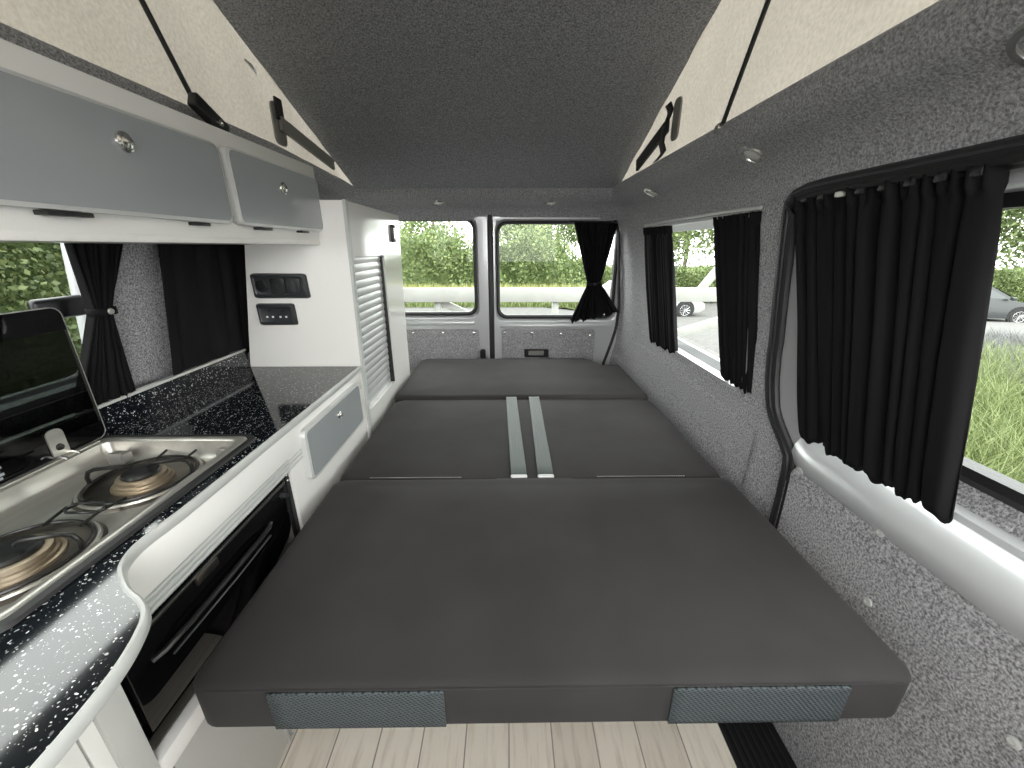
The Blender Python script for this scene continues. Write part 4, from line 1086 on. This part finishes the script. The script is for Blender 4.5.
# cars
def car(label, loc, rz, paint, length=4.3):
    t = thing('car', loc, label, 'car'); t.rotation_euler = (0, 0, rz); o0 = Vector(loc)
    k = length / 4.3; W = .88
    # side profile of the body: x forwards, z up
    low = [(-2.10, .32), (-2.15, .55), (-2.08, .86), (-1.75, .93), (-.9, .95), (.0, .94), (.75, .92), (1.35, .84), (1.85, .72), (2.10, .56), (2.12, .34), (1.9, .22), (-1.9, .22)]
    b = MB(); loops = []
    for y, s in ((-W, .93), (-W * .985, 1.), (-W * .5, 1.01), (W * .5, 1.01), (W * .985, 1.), (W, .93)):
        loops.append([o0 + Vector((p[0] * k * (1 if abs(y) < W * .97 else .985), y * (1.0 if p[1] < .8 else .96), .22 + (p[1] - .22) * s)) for p in low])
    b.loft(loops, cap0=True, cap1=True); b.build('body', paint, t, smooth=50)
    roof = [(-1.85, .92), (-1.35, 1.32), (-.9, 1.43), (-.1, 1.45), (.35, 1.38), (1.12, .90)]
    b = MB(); loops = [[o0 + Vector((p[0] * k * (1 - .0 * a), y * (1 - .24 * (p[1] - .9) / .55), p[1])) for p in roof] for y, a in ((-W * .93, 0), (-W * .5, 0), (W * .5, 0), (W * .93, 0))]
    b.loft(loops, cap0=True, cap1=True); b.build('cabin', paint, t, smooth=50)
    for sg in (-1, 1):
        win = [(-1.45, .97), (-1.18, 1.27), (-.85, 1.36), (-.1, 1.38), (.28, 1.31), (.86, .96)]
        b = MB(); f = lambda p, e: o0 + Vector((p[0] * k, sg * (W * .93 * (1 - .24 * (p[1] - .9) / .55) + e), p[1]))
        b.loft([[f(p, -.01) for p in win], [f(p, .008) for p in win]], cap1=True, cap0=True); b.build('side_window', M['carglass'], t)
        b = MB(); b.box(*[v for pr in zip((.80 * k + loc[0], sg * .98 + loc[1] - .08, loc[2] + .93), (.92 * k + loc[0], sg * .98 + loc[1] + .08, loc[2] + 1.05)) for v in pr], .03); b.build('mirror', paint, t)
        for wx_ in (-1.32, 1.32):
            c = o0 + Vector((wx_ * k, sg * .80, .31))
            b = MB(); b.lathe([(.20, -.09), (.29, -.10), (.315, -.06), (.315, .06), (.29, .10), (.20, .09)], c, 'Y', 28); w = b.build('wheel', M['tyre'], t)
            b = MB()
            b.lathe([(.21, sg * .085), (.20, sg * .095), (.185, sg * .085)], c, 'Y', 28); b.lathe([(.05, sg * .075), (.05, sg * .095), (0, sg * .10)], c, 'Y', 12)
            for q in range(10):
                a = 2 * PI * q / 10; d = Vector((math.cos(a), 0, math.sin(a))); b.tube([c + d * .04 + Vector((0, sg * .088, 0)), c + d * .195 + Vector((0, sg * .088, 0))], .014, 5)
            b.build('alloy_rim', M['alloy'], w)
            b = MB(); b.lathe([(.36, 0), (.36, sg * .085), (.30, sg * .083), (0, sg * .03)], o0 + Vector((wx_ * k, sg * .80, .34)), 'Y', 28); b.build('wheel_arch', M['tyre'], t)
    b = MB(); ws = [(.46, 1.345), (1.13, .93)]
    b.grid(lambda u, v: o0 + Vector((lerp(ws[0][0], ws[1][0], v) * k + .012, (u - .5) * 1.5 * lerp(.80, .97, v), lerp(ws[0][1], ws[1][1], v) + .012)), 4, 4); b.build('windscreen', M['carglass'], t)
    return t
car('dark grey car parked on the road beyond the lavender', (16.0, 13.7, gz(16.0, 13.7) - .01), -.3, M['carpaint']).scale = (.86, .86, .86)
car('white car on the road behind the fence, half hidden by curtains', (4.85, 13.9, gz(4.85, 13.9) - .01), 0, M['carwhite']).scale = (.86, .86, .86)

# ------------------------------------------------------------------ light, camera
w = bpy.data.worlds.new('overcast'); C.world = w; w.use_nodes = True; nt = w.node_tree; nt.nodes.clear()
wo = nt.nodes.new('ShaderNodeOutputWorld'); bg = nt.nodes.new('ShaderNodeBackground'); L(nt, bg.outputs[0], wo.inputs[0])
tcw = N(nt, 'ShaderNodeTexCoord'); nz = N(nt, 'ShaderNodeTexNoise', Scale=3., Detail=5.); L(nt, tcw.outputs['Generated'], nz.inputs['Vector'])
rw = N(nt, 'ShaderNodeValToRGB'); rw.color_ramp.elements[0].color = (.93, .95, .96, 1); rw.color_ramp.elements[1].color = (1, 1, .98, 1)
rw.color_ramp.elements[0].position = .35; rw.color_ramp.elements[1].position = .6
L(nt, nz.outputs['Fac'], rw.inputs[0]); L(nt, rw.outputs[0], bg.inputs[0]); bg.inputs[1].default_value = 5.0

cam = bpy.data.cameras.new('camera'); co = bpy.data.objects.new('camera', cam); COL.objects.link(co)
cam.sensor_fit = 'HORIZONTAL'; cam.sensor_width = 36.; cam.lens = 390. / 1024. * 36.; cam.clip_start = .02; cam.clip_end = 300
th = math.atan(137 / 390.); yaw = math.atan(5 / 390. * math.cos(th))
co.location = (0, 0, 1.13); co.rotation_euler = (PI / 2 - th, 0, -yaw)
C.camera = co
vs = C.view_settings; vs.view_transform = 'Standard'; vs.look = 'None'; vs.exposure = 1.27; vs.gamma = 1.; vs.use_curve_mapping = False
